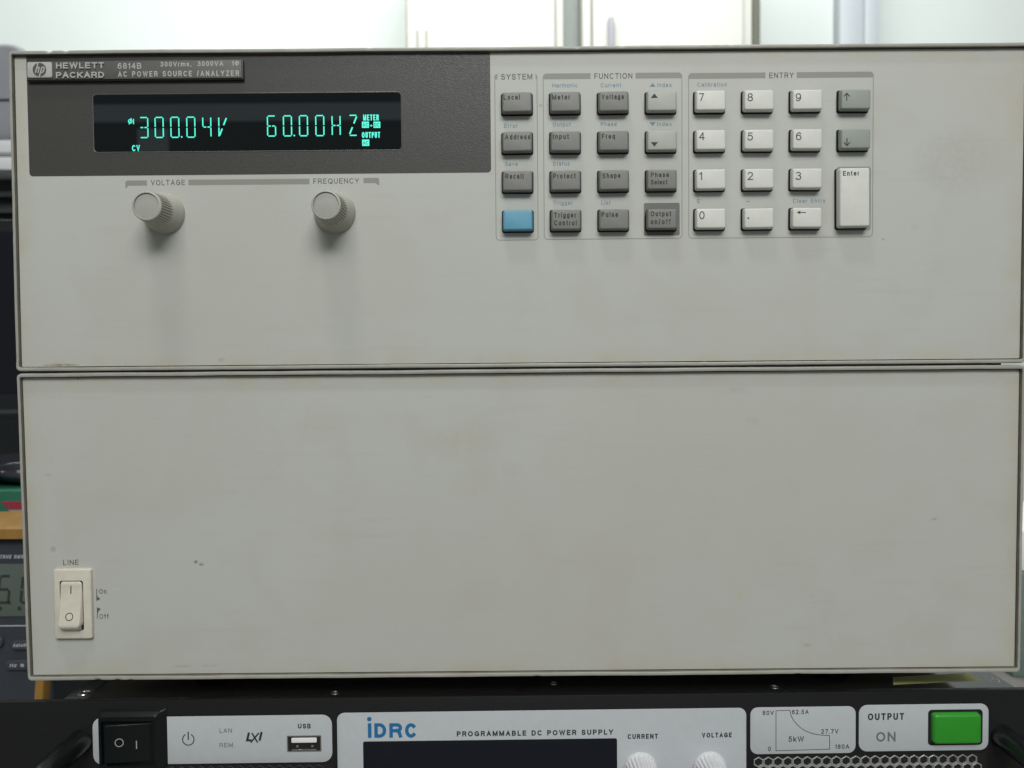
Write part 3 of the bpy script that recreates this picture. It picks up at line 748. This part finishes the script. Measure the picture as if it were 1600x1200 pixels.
for i in range(len(bot)-1): b._f((rws[-1][i], rws[-1][i+1], bot[i+1], bot[i]), k)
bot2 = [b.bm.verts.new((v.co.x, SY, za)) for v in bot]
for i in range(len(bot)-1): b._f((bot[i], bot[i+1], bot2[i+1], bot2[i]), k)
xm = (xa+xb)/2; kk = b.mi(K['ink'])
def on_surf(pts, t_):
    n0 = len(b.bm.verts); b.line(pts, t_, 0, K['ink'], closed=(pts[0] == pts[-1]) and False)
zi = A.U(110, 921, SY)[1]
before = set(b.bm.verts)
b.line([(xm+.1, zi+1.7), (xm+.1, zi), (xm+.1, zi-1.7)], .42, 0, K['ink'])
zo = A.U(106, 964, SY-2.5)[1]
b.circle(xm+.1, zo, 1.5, .34, 0, K['ink'])
for v in b.bm.verts:
    if v not in before: v.co.y = surf(v.co.z)-.05
b.build('rocker', swo, origin=(xm, SY, (za+zb)/2), smooth=50)

# ================================================================== SUPPLY BELOW
sup = empty('dc_power_supply', tuple(D.o), yaw=D.yaw, label='black rack-mount supply with pale grey overlays and green button, under the beige instrument', cat='power supply')
DH = 127.0
b = MB(); b.box(-24, 463, 0, 3, -DH, 0, K['black'], .35); b.build('front_plate', sup, smooth=40)
b = MB(); b.box(13.2, 428, 3, 480, -DH+2, -.45, K['gloss'], .5)
cx, cz = 0, 0
def top_pt(px, py):
    v = ROT @ Vector(((px-800)/FPX, 1, (600-py)/FPX)); R = Matrix.Rotation(-D.yaw, 3, 'Z')
    c = R @ (Vector((CX, CY, CZ))-D.o); d = R @ v; t = (-.45-c.z)/d.z; p = c+d*t
    return p.x, p.y
chs = b.build('chassis', sup, smooth=40)
# sticker on top right
q = [top_pt(*p) for p in ((1396, 1070), (1533, 1063.5), (1512, 1051.5), (1395, 1058))]
b = MB(); b._f([b.bm.verts.new((x, y, -.43)) for x, y in q], b.mi(K['yellow']))
b.build('warning_sticker', chs, smooth=0, label='yellow sticker near the right end of the top', recalc=False)
b = MB()
x, y = top_pt(1550, 1062)
for (a0, a1, rr_) in ((120, 240, 2.6), (-60, 60, 2.6)):
    pts = [(x+rr_*math.cos(math.radians(a0+(a1-a0)*i/10)), y+rr_*1.3*math.sin(math.radians(a0+(a1-a0)*i/10))) for i in range(11)]
    for p, q_ in zip(pts, pts[1:]):
        d = (Vector(q_)-Vector(p)).normalized(); n_ = Vector((-d.y, d.x))*.22
        b._f([b.bm.verts.new((p[0]+s1*n_.x, p[1]+s1*n_.y, -.42)) for s1 in (1, -1)]+[b.bm.verts.new((q_[0]+s1*n_.x, q_[1]+s1*n_.y, -.42)) for s1 in (-1, 1)], b.mi(K['symbol']))
for u0, v0, u1, v1 in ((-1.2, -1.4, 1.2, 1.4), (-1.2, 1.4, 1.2, -1.4), (-1.5, 1.8, 1.5, 1.8)):
    d = Vector((u1-u0, v1-v0)).normalized(); n_ = Vector((-d.y, d.x))*.2
    b._f([b.bm.verts.new((x+u0+n_.x, y+v0+n_.y, -.415)), b.bm.verts.new((x+u0-n_.x, y+v0-n_.y, -.415)), b.bm.verts.new((x+u1-n_.x, y+v1-n_.y, -.415)), b.bm.verts.new((x+u1+n_.x, y+v1+n_.y, -.415))], b.mi(K['symbol']))
b.build('stamp_mark', chs, smooth=0, recalc=False)
for px, py, r_ in ((131, 1083, 2.6), (524, 1082.5, 1.9), (865, 1068, 1.6), (1210, 1073.5, 1.9)):
    x, y = top_pt(px, py); b = MB(); lo = []
    for (r2, z) in ((r_, -.43), (r_*.95, -.2), (r_*.7, -.05), (r_*.45, 0), (r_*.4, -.3)):
        lo.append([b.bm.verts.new((x+r2*math.cos(2*math.pi*j/20), y+r2*math.sin(2*math.pi*j/20), z)) for j in range(20)])
    b.loft(lo, K['steel']); b.build('screw', chs, origin=(x, y, -.43))
# pale overlays
OV = -.12
def overlay(x0, y0, x1, y1, r, texts, extra=None, lab=None):
    b = MB(); cx, cz, w_, h_ = D.B(x0, y0, x1, y1, OV)
    b.block(cx, cz, w_, h_, r, 0, OV, .05, K['lite'])
    for (s_, a_, c_, z_, cap, m_, kw) in texts: b.ptext(D, s_, a_, c_, z_, cap, OV-.03, m_, **kw)
    if extra: extra(b, OV-.03)
    return b.build('overlay', sup, smooth=30, label=lab, recalc=False)
INK, GR = K['dcink'], K['dcgrey']
def exA(b, y):
    cx, cz = D.U(294.2, 1155.5, y)
    b.circle(cx, cz, 2.45, .42, y, K['dcink'], a0=118, a1=422, n=36); b.line([(cx, cz+3.4), (cx, cz-.2)], .5, y-.01, K['dcink'])
    # LXI letters, slanted and overlapping
    b.ptext(D, 'L', 384, 392.5, 1158.5, 14, y, INK, wt=.24, shear=.25)
    b.ptext(D, 'X', 391, 403, 1160.5, 15.5, y-.01, INK, wt=.15, shear=.15)
    b.ptext(D, 'I', 403, 408, 1157.5, 14, y-.02, INK, wt=.24, shear=.25)
overlay(145, 1119, 519, 1193, 4.2, [('LAN', 343, 362.5, 1145, 7, GR, {}), ('REM', 343, 363.8, 1167.7, 7, GR, {}), ('USB', 465.6, 485.5, 1138.2, 7.4, INK, {'off': .02})], exA, lab='pale overlay with the rocker switch and data port')
overlay(528, 1110, 1166, 1330, 3.2, [('PROGRAMMABLE DC POWER SUPPLY', 713.7, 958, 1149.3, 8.2, INK, {'off': .022}),
        ('CURRENT', 980.7, 1028, 1154.4, 7.6, INK, {'off': .022}), ('VOLTAGE', 1097, 1143.5, 1152.3, 7.6, INK, {'off': .022})],
        lambda b, y: ([b.poly([D.U(*p, y) for p in ((574.6, 1130), (580.3, 1130), (580.5, 1153), (575, 1153))], y, K['idrc']), b.disc(*D.U(577, 1123.7, y), .98, y, K['idrc'], 24)]
                      + [b.ptext(D, c_, a_, e_, 1152.7, 22.7, y, K['idrc'], wt=.235) for c_, a_, e_ in (('D', 585, 603.6, ), ('R', 608.5, 628.8), ('C', 633, 651))]), lab='wide pale overlay with blue logo and two white knobs')
def exC(b, y):
    f = lambda u, v: D.U(1100+u/3.2, 1020+v/3.2, y)
    P0 = [f(360, 490), f(360, 290), f(430, 287)]
    cur = [(432, 300), (437, 318), (447, 336), (462, 355), (482, 374), (508, 391), (540, 403), (580, 411), (628, 414)]
    b.line(P0+[f(*p) for p in cur]+[f(628, 482)], .26, y, INK, closed=True)
sm = {'off': .004, 'gx': .9}
overlay(1172.5, 1104.5, 1337, 1177.5, 3.2, [('80V', 1191.5, 1209, 1117.3, 7, INK, sm), ('62.5A', 1237.5, 1263.5, 1115.8, 7, INK, sm), ('27.7V', 1283, 1310, 1146.2, 7, INK, sm), ('5kW', 1232, 1256, 1159, 8.5, INK, sm), ('0', 1200, 1204.7, 1173.6, 7, INK, sm), ('180A', 1305, 1327, 1170, 7, INK, sm)], exC, lab='pale overlay with the voltage and current curve')
overlay(1342, 1100.5, 1544.5, 1173, 3.6, [('OUTPUT', 1356, 1412.7, 1125, 10.6, INK, {'off': .02}), ('ON', 1369, 1399.3, 1158.7, 15, GR, {'off': .012})], None, lab='pale overlay around the green button')
# dark screen
b = MB(); cx, cz, w_, h_ = D.B(568.5, 1156, 964.5, 1330, OV); b.block(cx, cz, w_, h_, .8, OV, OV-.15, .05, K['dcscreen']); b.build('screen', sup, smooth=30)
# black rocker
b = MB(); RY = -2.8
cx, cz, w_, h_ = D.B(152, 1117.5, 246, 1206, RY)
bx = cx+1.6
L = [b.rr(bx, cz+1.2, w_+3.0, h_+.6, 1.0, OV), b.rr(bx-.6, cz+1.0, w_+1.0, h_, 1.0, -1.5), b.rr(cx+.5, cz+.6, w_, h_-.4, 1.0, RY+1.0), b.rr(cx, cz, w_-1.2, h_-1.6, .9, RY), b.rr(cx, cz-.2, w_-3.2, h_-5.0, .6, RY+.1), b.rr(cx, cz-.2, w_-3.6, h_-5.4, .5, RY+1.8)]
b.loft(L, K['black2'])
rk = b.build('power_switch', sup, origin=(cx, 0, cz), smooth=30)
b = MB(); ix, iz, iw, ih = cx, cz-.2, w_-6.0, h_-7.5
k = b.mi(K['black2']); 
f_l, f_r = RY-.6, RY+1.3
va = [b.bm.verts.new(p) for p in ((ix-iw/2, RY+1.8, iz-ih/2), (ix+iw/2, RY+1.8, iz-ih/2), (ix+iw/2, RY+1.8, iz+ih/2), (ix-iw/2, RY+1.8, iz+ih/2))]
vb = [b.bm.verts.new(p) for p in ((ix-iw/2+.3, f_l, iz-ih/2+.3), (ix+iw/2-.3, f_r, iz-ih/2+.3), (ix+iw/2-.3, f_r, iz+ih/2-.3), (ix-iw/2+.3, f_l, iz+ih/2-.3))]
b.loft([va, vb], K['black2'])
bmesh.ops.bevel(b.bm, geom=list(b.bm.edges), offset=.35, segments=3, affect='EDGES')
before = set(b.bm.verts)
ox, oz = D.U(186.3, 1160.5, RY); b.circle(ox, oz, 1.65, .32, 0, K['symbol'])
lx_, lz_ = D.U(213, 1164, RY+.5); b.line([(lx_, lz_+1.75), (lx_, lz_-1.75)], .4, 0, K['symbol'])
for v in b.bm.verts:
    if v not in before: v.co.y = f_l+(f_r-f_l)*(v.co.x-(ix-iw/2))/iw-.06
b.build('rocker', rk, origin=(ix, RY, iz), smooth=40, recalc=False)
# usb
b = MB(); cx, cz, w_, h_ = D.B(448.5, 1149.5, 502, 1174.5, OV-.1)
b.plate(cx, cz, w_, h_, .3, OV-.03, K['hole'])
b.ring(cx, cz, w_, h_, .5, .45, OV-.12, K['steel'])
b.block(cx, cz-h_*.38, w_*.72, .5, .1, OV-.03, OV-.2, .05, K['steel'])
b.block(cx-w_*.2, cz-h_*.16, 1.1, .9, .2, OV-.03, OV-.15, .05, K['steel']); b.block(cx+w_*.24, cz-h_*.16, 1.1, .9, .2, OV-.03, OV-.15, .05, K['steel'])
b.block(cx, cz+h_*.22, w_*.74, h_*.3, .4, OV-.03, OV-.3, .12, K['usbw'])
b.build('data_port', sup, origin=(cx, 0, cz), smooth=30)
# white knobs
for px, lab in ((1001, 'white fluted knob under the word current'), (1109, 'white fluted knob under the word voltage')):
    cx, cz = D.U(px, 1201 if px < 1050 else 1200, 0); b = MB()
    prof = [(7.4, OV), (7.4, -1), (7.1, -1.6), (6.9, -2), (6.6, -9), (6.3, -14.2), (6.0, -15.2), (5.2, -15.8), (2, -15.9)]
    b.lathe(cx, cz, prof, K['wknob'], n=144, flute=(3, 5, .5, 24)); b.build('knob', sup, origin=(cx, 0, cz), smooth=50, label=lab)
# green button
b = MB(); cx, cz, w_, h_ = D.B(1450, 1108.5, 1535, 1164, OV); b.ring(cx, cz, w_, h_, 1.6, .35, OV-.12, K['black']); b.plate(cx, cz, w_, h_, 1.6, OV-.06, K['hole'])
gb_ = b.build('button_bezel', sup, origin=(cx, 0, cz), smooth=30, recalc=False)
b = MB(); gx_, gz_, gw, gh = D.B(1461.5, 1118.5, 1533, 1162, -2.6)
L = [b.rr(gx_-.1, gz_+.1, gw+.9, gh+.9, 1.3, OV), b.rr(gx_-.05, gz_+.05, gw+.6, gh+.6, 1.3, -1.9), b.rr(gx_, gz_, gw+.2, gh+.2, 1.2, -2.3), b.rr(gx_, gz_, gw-.5, gh-.5, 1.0, -2.6), b.rr(gx_, gz_, gw-1.4, gh-1.4, .8, -2.7)]
b.loft(L, K['green']); b.build('output_button', gb_, origin=(cx, 0, cz), smooth=50)
# honeycomb grilles
def grille(px0, py0, px1, pitch, nrows, m, lab):
    b = MB(); x0, z1 = D.U(px0, py0, 0); x1 = D.U(px1, py0, 0)[0]
    R0 = pitch/math.sqrt(3); k = b.mi(m)
    b.poly([(x0, z1+1), (x1, z1+1), (x1, z1-R0*1.5*nrows-1), (x0, z1-R0*1.5*nrows-1)], -.05, K['hole'])
    n = int((x1-x0)/pitch)
    for r_ in range(nrows):
        for c_ in range(n+(0 if r_ % 2 else 0)):
            cx = x0+pitch*(c_+.5+(.5 if r_ % 2 else 0)); cz = z1-R0*.6-r_*R0*1.5
            if cx > x1-pitch*.4: continue
            lo = []
            for (rad, y) in ((R0*.995, -.5), (R0*.93, -.75), (R0*.80, -.75), (R0*.73, -.1)):
                lo.append([b.bm.verts.new((cx+rad*math.cos(math.radians(30+60*j)), y, cz+rad*math.sin(math.radians(30+60*j)))) for j in range(6)])
            b.loft(lo, m, cap1=False)
    return b.build('grille', sup, smooth=0, label=lab, recalc=False)
grille(1177, 1185, 1540, 4.22, 14, K['grille'], 'bright honeycomb grille below the chart')
grille(245, 1200, 520, 4.22, 14, K['grille_shade'], 'dark honeycomb grille below the data port')
# handles
for hx, sgn in ((27, 1), (402, -1)):
    if sgn > 0: x, z = D.U(126, 1158, 0)
    else: x, z = D.U(1566, 1150, 0)
    b = MB(); pts = []
    pts.append((x, 0, z))
    for i in range(0, 9):
        a = math.radians(90*i/8); pts.append((x, -26-12*math.sin(a)+0, z-12*(1-math.cos(a))))
    for i in range(0, 9):
        a = math.radians(90*i/8); pts.append((x, -26-12*math.cos(a), z-78-12*math.sin(a)))
    pts.append((x, 0, z-90))
    b.tube(pts, 5.0, K['handle'], 20); b.build('handle', sup, origin=(x, 0, z), smooth=60)
for (x, y) in ((40, 40), (400, 40), (40, 440), (400, 440)):
    b = MB(); lo = []
    for (r_, z) in ((9, -DH+2), (8.5, -DH)):
        lo.append([b.bm.verts.new((x+r_*math.cos(2*math.pi*j/20), y+r_*math.sin(2*math.pi*j/20), z)) for j in range(20)])
    b.loft(lo, K['rubber'], cap0=True); b.build('foot', sup, origin=(x, y, -DH))

# ================================================================== LEFT: multimeter, carton, lumps, monitor, shelves
K['amber'] = mat('amber_holster_rubber', (.33, .175, .04), .5, noise_amt=.3, noise_scale=80, bump=.3)
K['meter'] = mat('slate_meter_plastic', (.032, .038, .049), .5, noise_amt=.1, bump=.3)
K['lcd'] = mat('grey_lcd', (.09, .11, .097), .25)
K['lcdseg'] = mat('lcd_segment', (.03, .035, .032), .4)
K['mkey'] = mat('meter_key_rubber', (.04, .045, .055), .5)
K['mtxt'] = mat('pale_meter_print', (.42, .44, .48), .5)
Fm = Frame(0, 150, 0)
met = empty('multimeter', (Fm.U(-30, 900)[0], 150, -136), label='slate grey digital multimeter in an amber holster, half hidden left of the instruments', cat='multimeter')
met['_o'] = (Fm.U(-30, 900)[0], 150.0, -136.0)
xl, zt = Fm.U(-140, 822); xr = Fm.U(100, 1080)[0]
mz0 = -136
cxm = (xl+xr)/2
b = MB(); hM = zt-mz0
L = [b.rr(cxm, (zt+mz0)/2, xr-xl, hM, 9, 45), b.rr(cxm, (zt+mz0)/2, xr-xl, hM, 9, -5), b.rr(cxm, (zt+mz0)/2, xr-xl-2, hM-2, 8, -7), b.rr(cxm, (zt+mz0)/2, xr-xl-12, hM-14, 7, -7), b.rr(cxm, (zt+mz0)/2, xr-xl-14, hM-17, 6, 0)]
for l_ in L:
    for v in l_:
        v.co.y += 150
b.loft(L, K['amber'], cap0=True, cap1=False)
for v in b.bm.verts:
    if v.co.z < zt-45 and v.co.x > cxm: v.co.x -= (zt-45-v.co.z)*.10+1.5
b.build('holster', met, smooth=40)
b = MB(); b.block(cxm, (zt+mz0)/2, xr-xl-13, hM-16, 6, 190, 149, 2, K['meter'])
x0, z0 = Fm.U(-120, 858, -.0); b.ptext(Fm, 'TRUE RMS', 1, 37.5, 872, 5.6, -.05, K['mtxt'], off=.02, shear=.25)
for v in b.bm.verts:
    if v.co.y < 100: v.co.y += 150-1.05
cx, cz, w_, h_ = Fm.B(-130, 976.5, 60, 978, 0); b.box(cx-w_/2, cx+w_/2, 148.6, 149, cz-h_/2, cz+h_/2, K['mtxt'])
body = b.build('body', met, smooth=40)
b = MB(); cx, cz, w_, h_ = Fm.B(-110, 882, 70, 964, -2); b.block(cx, cz, w_, h_, 2, 149, 148.2, .3, K['lcd'])
def seg7(x, z, w_, h_, segs, t):
    M = dict(a=((0, 1), (1, 1)), d=((0, 0), (1, 0)), f=((0, .5), (0, 1)), e=((0, 0), (0, .5)), b=((1, .5), (1, 1)), c=((1, 0), (1, .5)), g=((0, .5), (1, .5)))
    for s_ in segs:
        p, q = M[s_]; a = Vector((x+p[0]*w_+.12*p[1]*h_, z+p[1]*h_)); c = Vector((x+q[0]*w_+.12*q[1]*h_, z+q[1]*h_)); d = (c-a).normalized()
        b.line([tuple(a+d*.5), tuple(c-d*.5)], t, 148.15, K['lcdseg'])
for px, sg in ((-4, 'afgcd'), (32, 'abcdef'), (-42, 'abged'), (-80, 'bc')):
    x, z = Fm.U(px, 942, -2); seg7(x, z, 6.5, 16.5, sg, 1.7)
x, z = Fm.U(14, 942, -2); b.disc(x, z, 1.2, 148.15, K['lcdseg'])
for px, py in ((0, 951), (30, 951)): x, z = Fm.U(px, py, -2); b.disc(x, z, 1.3, 148.15, K['lcdseg'])
b.build('lcd', met, smooth=30, recalc=False)
for px0, py0, px1, py1, s_, t0, t1, tb in ((17.5, 1000, 58, 1015.5, 'AutoHOLD', 20, 54, 1010.8), (8.5, 1031, 58, 1047, 'Hz %', 15, 37, 1042.3), (-45, 995, 5.5, 1012, 'RANGE', -36, -4, 1006)):
    b = MB(); cx, cz, w_, h_ = Fm.B(px0, py0, px1, py1, -2); b.block(cx, cz, w_, h_, h_*.45, 149, 147, .8, K['mkey'])
    n0 = set(b.bm.verts); b.ptext(Fm, s_, t0, t1, tb, 5.4, -3.05, K['mtxt'], off=.02, shear=.25)
    for v in b.bm.verts:
        if v not in n0: v.co.y += 150
    b.build('button', met, origin=(cx, 149, cz), smooth=40, recalc=False)

Fc = Frame(0, 230, 0)
K['gcart'] = mat('green_carton', (.012, .12, .07), .5, noise_amt=.15, noise_scale=30)
K['red'] = mat('red_print', (.27, .03, .045), .5); K['wprint'] = mat('white_print', (.36, .36, .34), .5, noise_amt=.3, noise_scale=60)
xl, zt = Fc.U(-160, 768); xr = Fc.U(70, 800)[0]
b = MB(); b.box(xl, xr, 230, 330, -136, zt, K['gcart'], 1.5)
cx, cz, w_, h_ = Fc.B(6, 783, 60, 818); b.poly([(cx-w_/2, cz+h_/2), (cx+w_/2, cz+h_/2), (cx+w_/2, cz-h_/2), (cx-w_/2+9, cz-h_/2)], 229.8, K['wprint'])
b.poly([(cx-w_/2-2, cz+h_/2), (cx+w_/2, cz+h_/2), (cx+w_/2, cz+h_/2-6), (cx-w_/2+4, cz+h_/2-6)], 229.5, K['red'])
b.poly([(cx-w_/2+9, cz-h_/2+3), (cx+w_/2, cz-h_/2+3), (cx+w_/2, cz-h_/2), (cx-w_/2+7, cz-h_/2)], 229.5, K['red'])
o = b.build('carton', smooth=40, recalc=False); tag(o, 'green carton with red and white print behind the multimeter', 'carton')
K['bag'] = mat('black_plastic_wrap', (.02, .021, .028), .2, noise_amt=.3, noise_scale=40, bump=.0)
b = MB(); cx = (xl+xr)/2; cz = zt
def lump(cx, cy, cz, rx, ry, rz, m, seed, sq=0.0):
    r = bmesh.ops.create_icosphere(b.bm, subdivisions=4, radius=1.0); k = b.mi(m)
    for v in r['verts']:
        p = v.co.copy(); q = 1+.22*noise.noise(p*1.9+Vector((seed, 0, 0)))+.10*noise.noise(p*5+Vector((0, seed, 0)))
        v.co = Vector((cx+p.x*rx*q, cy+p.y*ry*q, max(cz-rz*.92, cz+p.z*rz*q)))
        for f in v.link_faces: f.material_index = k
hz = Fc.U(0, 722)[1]-zt
lump(cx+6, 280, zt+hz*.46, (xr-xl)/2, 40, hz*.5, K['bag'], 2.0)
o = b.build('plastic_bag', smooth=80); tag(o, 'crumpled black plastic bag lying on the green carton', 'bag')

Fs = Frame(0, 420, 0)
K['scr'] = mat('black_monitor_plastic', (.010, .0115, .014), .3)
K['dkgrey'] = mat('dark_grey_plastic', (.045, .05, .055), .4, noise_amt=.2)
mx0, mz1 = Fs.U(-420, 345); mx1 = Fs.U(90, 400)[0]; mz0_ = Fs.U(0, 655)[1]
mon = empty('monitor', ((mx0+mx1)/2, 430, -136), label='black computer monitor showing as a dark strip past the left side of the instrument', cat='monitor'); mon['_o'] = ((mx0+mx1)/2, 430.0, -136.0)
b = MB(); b.block((mx0+mx1)/2, (mz0_+mz1)/2, mx1-mx0, mz1-mz0_, 5, 455, 424, 2, K['scr'], back=True); b.plate((mx0+mx1)/2, (mz0_+mz1)/2+6, mx1-mx0-24, mz1-mz0_-36, 2, 423.8, K['dcscreen'])
b.box(mx0+12, mx1-12, 423.2, 424, mz0_+5, mz0_+9, K['dkgrey']); b.build('screen', mon, smooth=40)
b = MB(); b.box((mx0+mx1)/2-25, (mx0+mx1)/2+25, 435, 450, -130, mz0_+10, K['scr'], 3); b.box((mx0+mx1)/2-100, (mx0+mx1)/2+100, 395, 500, -136, -128, K['scr'], 3); b.build('stand', mon, smooth=40)

Fh = Frame(0, 700, 0)
K['shelf'] = mat('white_shelf_laminate', (.72, .73, .75), .5); K['shelfdk'] = mat('dark_shelf_back', (.035, .042, .045), .5, noise_amt=.3, noise_scale=20)
sx0, sz1 = Fh.U(-300, 221); sx1 = Fh.U(150, 240)[0]; sz2 = Fh.U(0, 250)[1]; 
sh_ = empty('shelving_unit', ((sx0+sx1)/2, 720, -136), label='white double shelf with dark back, behind the monitor at far left', cat='shelf'); sh_['_o'] = ((sx0+sx1)/2, 720.0, -136.0)
b = MB(); b.box(sx0, sx1, 700, 758, Fh.U(0, 238)[1], sz1, K['shelf'], 1.5); b.build('shelf', sh_, smooth=40)
b = MB(); b.box(sx0, sx1, 694, 758, Fh.U(0, 267)[1], Fh.U(0, 247)[1], K['shelf'], 1.5); b.build('shelf', sh_, smooth=40)
b = MB(); b.box(sx0, sx1, 752, 758, -136, Fh.U(0, 267)[1]-.1, K['shelfdk'])
for i in range(4): z = Fh.U(0, 290+i*26)[1]; b.box(sx0+5, sx1-5, 735, 752, z-7, z, K['dkgrey'], .5)
b.build('back_panel', sh_, smooth=0)
for x_ in (sx0, sx1-12): b = MB(); b.box(x_, x_+12, 700, 751.5, -136, Fh.U(0, 267)[1]-.1, K['shelf'], 1); b.build('side_panel', sh_, smooth=40)
K['gbin'] = mat('grey_plastic_bin', (.30, .31, .34), .45, noise_amt=.15, noise_scale=10)
bx0, bz1 = Fh.U(-190, 66); bx1 = Fh.U(40, 100)[0]
b = MB(); cz_ = (sz1+bz1)/2
b.block((bx0+bx1)/2, cz_, bx1-bx0, bz1-sz1, 26, 755, 702, 8, K['gbin'], back=True)
zz = Fh.U(0, 155)[1]; b.box(bx0+5, bx1-5, 700.5, 704, zz-2, zz+1, K['dkgrey'], .5)
o = b.build('storage_bin', smooth=50); tag(o, 'grey rounded storage bin standing on the white shelf at upper left', 'bin')

# ================================================================== BACKGROUND ABOVE
K['cream'] = mat('cream_cabinet_paint', (.60, .595, .55), .45, noise_amt=.02, noise_scale=4)
K['seam'] = mat('cabinet_seam_shadow', (.30, .29, .25), .6)
K['chrome'] = mat('pale_handle_plastic', (.33, .32, .37), .3)
Fb = Frame(0, 1800, 0)
def cabinet(px0, px1, seams, hpx, lab, edge_px):
    x0 = Fb.U(px0, 30)[0]; x1 = Fb.U(px1, 30)[0]
    e = empty('metal_cabinet', ((x0+x1)/2, 2000, -900), label=lab, cat='cabinet', group='cream metal cabinets against the back wall'); e['_o'] = ((x0+x1)/2, 2000.0, -900.0)
    b = MB(); b.box(x0, x1, 1806, 2240, -900, 1400, K['cream'], 3); b.build('carcass', e, smooth=40)
    d0 = Fb.U(seams[0], 30)[0]; d1 = Fb.U(seams[1], 30)[0]
    b = MB(); b.box(d0-5, d1+5, 1801, 1805.5, -825, 1375, K['seam']); b.build('door_gap', e, smooth=0)
    b = MB(); b.box(d0, d1, 1788, 1800, -820, 1370, K['cream'], 2); d = b.build('door', e, smooth=40)
    hx, hz = Fb.U(hpx, 40)
    if hpx > 900:
        b = MB(); b.block(hx, hz-100, 17, 226, 8, 1788, 1768, 5, K['chrome'])
        b.build('handle', d, smooth=50)
    else:
        b = MB(); 
        for q in (-14, 10): b.box(hx+q, hx+q+2.5, 1784, 1788, hz-150, hz-18, K['seam'])
        b.build('handle', d, smooth=0)
    return e
cabinet(631, 880, (637, 866), 660, 'left cream metal cabinet with plain door behind the instrument', 0)
cabinet(911, 1176, (926, 1159), 953, 'right cream metal cabinet with grey pull handle behind the instrument', 0)
K['gap'] = mat('grey_column_paint', (.36, .39, .385), .6)
x0, x1 = Fb.U(878, 30)[0], Fb.U(915, 30)[0]
b = MB(); b.box(x0+9, x1-9, 1900, 2200, -900, 1380, K['gap'], 2); tag(b.build('filler_post', smooth=40), 'grey post between the two cream cabinets', 'post')
K['olive'] = mat('olive_post_paint', (.10, .105, .075), .6)
x0, x1 = Fb.U(1177.5, 30)[0], Fb.U(1189, 30)[0]
b = MB(); b.box(x0, x1, 1806, 2240, -900, 1400, K['olive'], 1); tag(b.build('dark_post', smooth=40), 'narrow olive dark post right of the cream cabinets', 'post')
K['board'] = mat('glossy_white_board', (.72, .77, .755), .35); K['bframe'] = mat('blue_grey_board_frame', (.52, .56, .60), .4)
x0, x1, x2 = Fb.U(1192, 30)[0], Fb.U(1384, 30)[0], Fb.U(1458, 30)[0]
e = empty('sliding_panel', ((x0+x2)/2, 2150, -900), label='white board with blue-grey upright frame at upper right', cat='panel'); e['_o'] = ((x0+x2)/2, 2150.0, -900.0)
b = MB(); b.box(x0, x1, 2140, 2160, -900, 1600, K['board']); b.build('board', e, smooth=0)
b = MB(); b.box(x1+2, x1+(x2-x1)*.6, 2100, 2165, -900, 1600, K['bframe'], 4); b.box(x1+(x2-x1)*.64, x2, 2110, 2165, -900, 1600, K['bframe'], 4); b.build('upright', e, smooth=40)

# right edge: crates just showing past the instrument
Fr = Frame(0, 320, 0)
K['teal'] = mat('teal_crate_plastic', (.16, .22, .20), .5, noise_amt=.2); K['wcrate'] = mat('white_carton_board', (.78, .78, .76), .5)
x0 = Fr.U(1596, 900)[0]; 
z = [Fr.U(1598, v)[1] for v in (832, 896, 990)]
b = MB(); b.box(x0-6, x0+190, 320, 470, -136, z[1]-.2, K['teal'], 2); tag(b.build('crate', smooth=40), 'dull teal crate just showing past the lower right edge of the instrument', 'crate')
b = MB(); b.box(x0-4, x0+180, 326, 460, z[1], z[0], K['wcrate'], 2); tag(b.build('carton', smooth=40), 'white carton on the teal crate at the right edge', 'carton')


for o in bpy.data.objects:
    if '_o' in o: del o['_o']
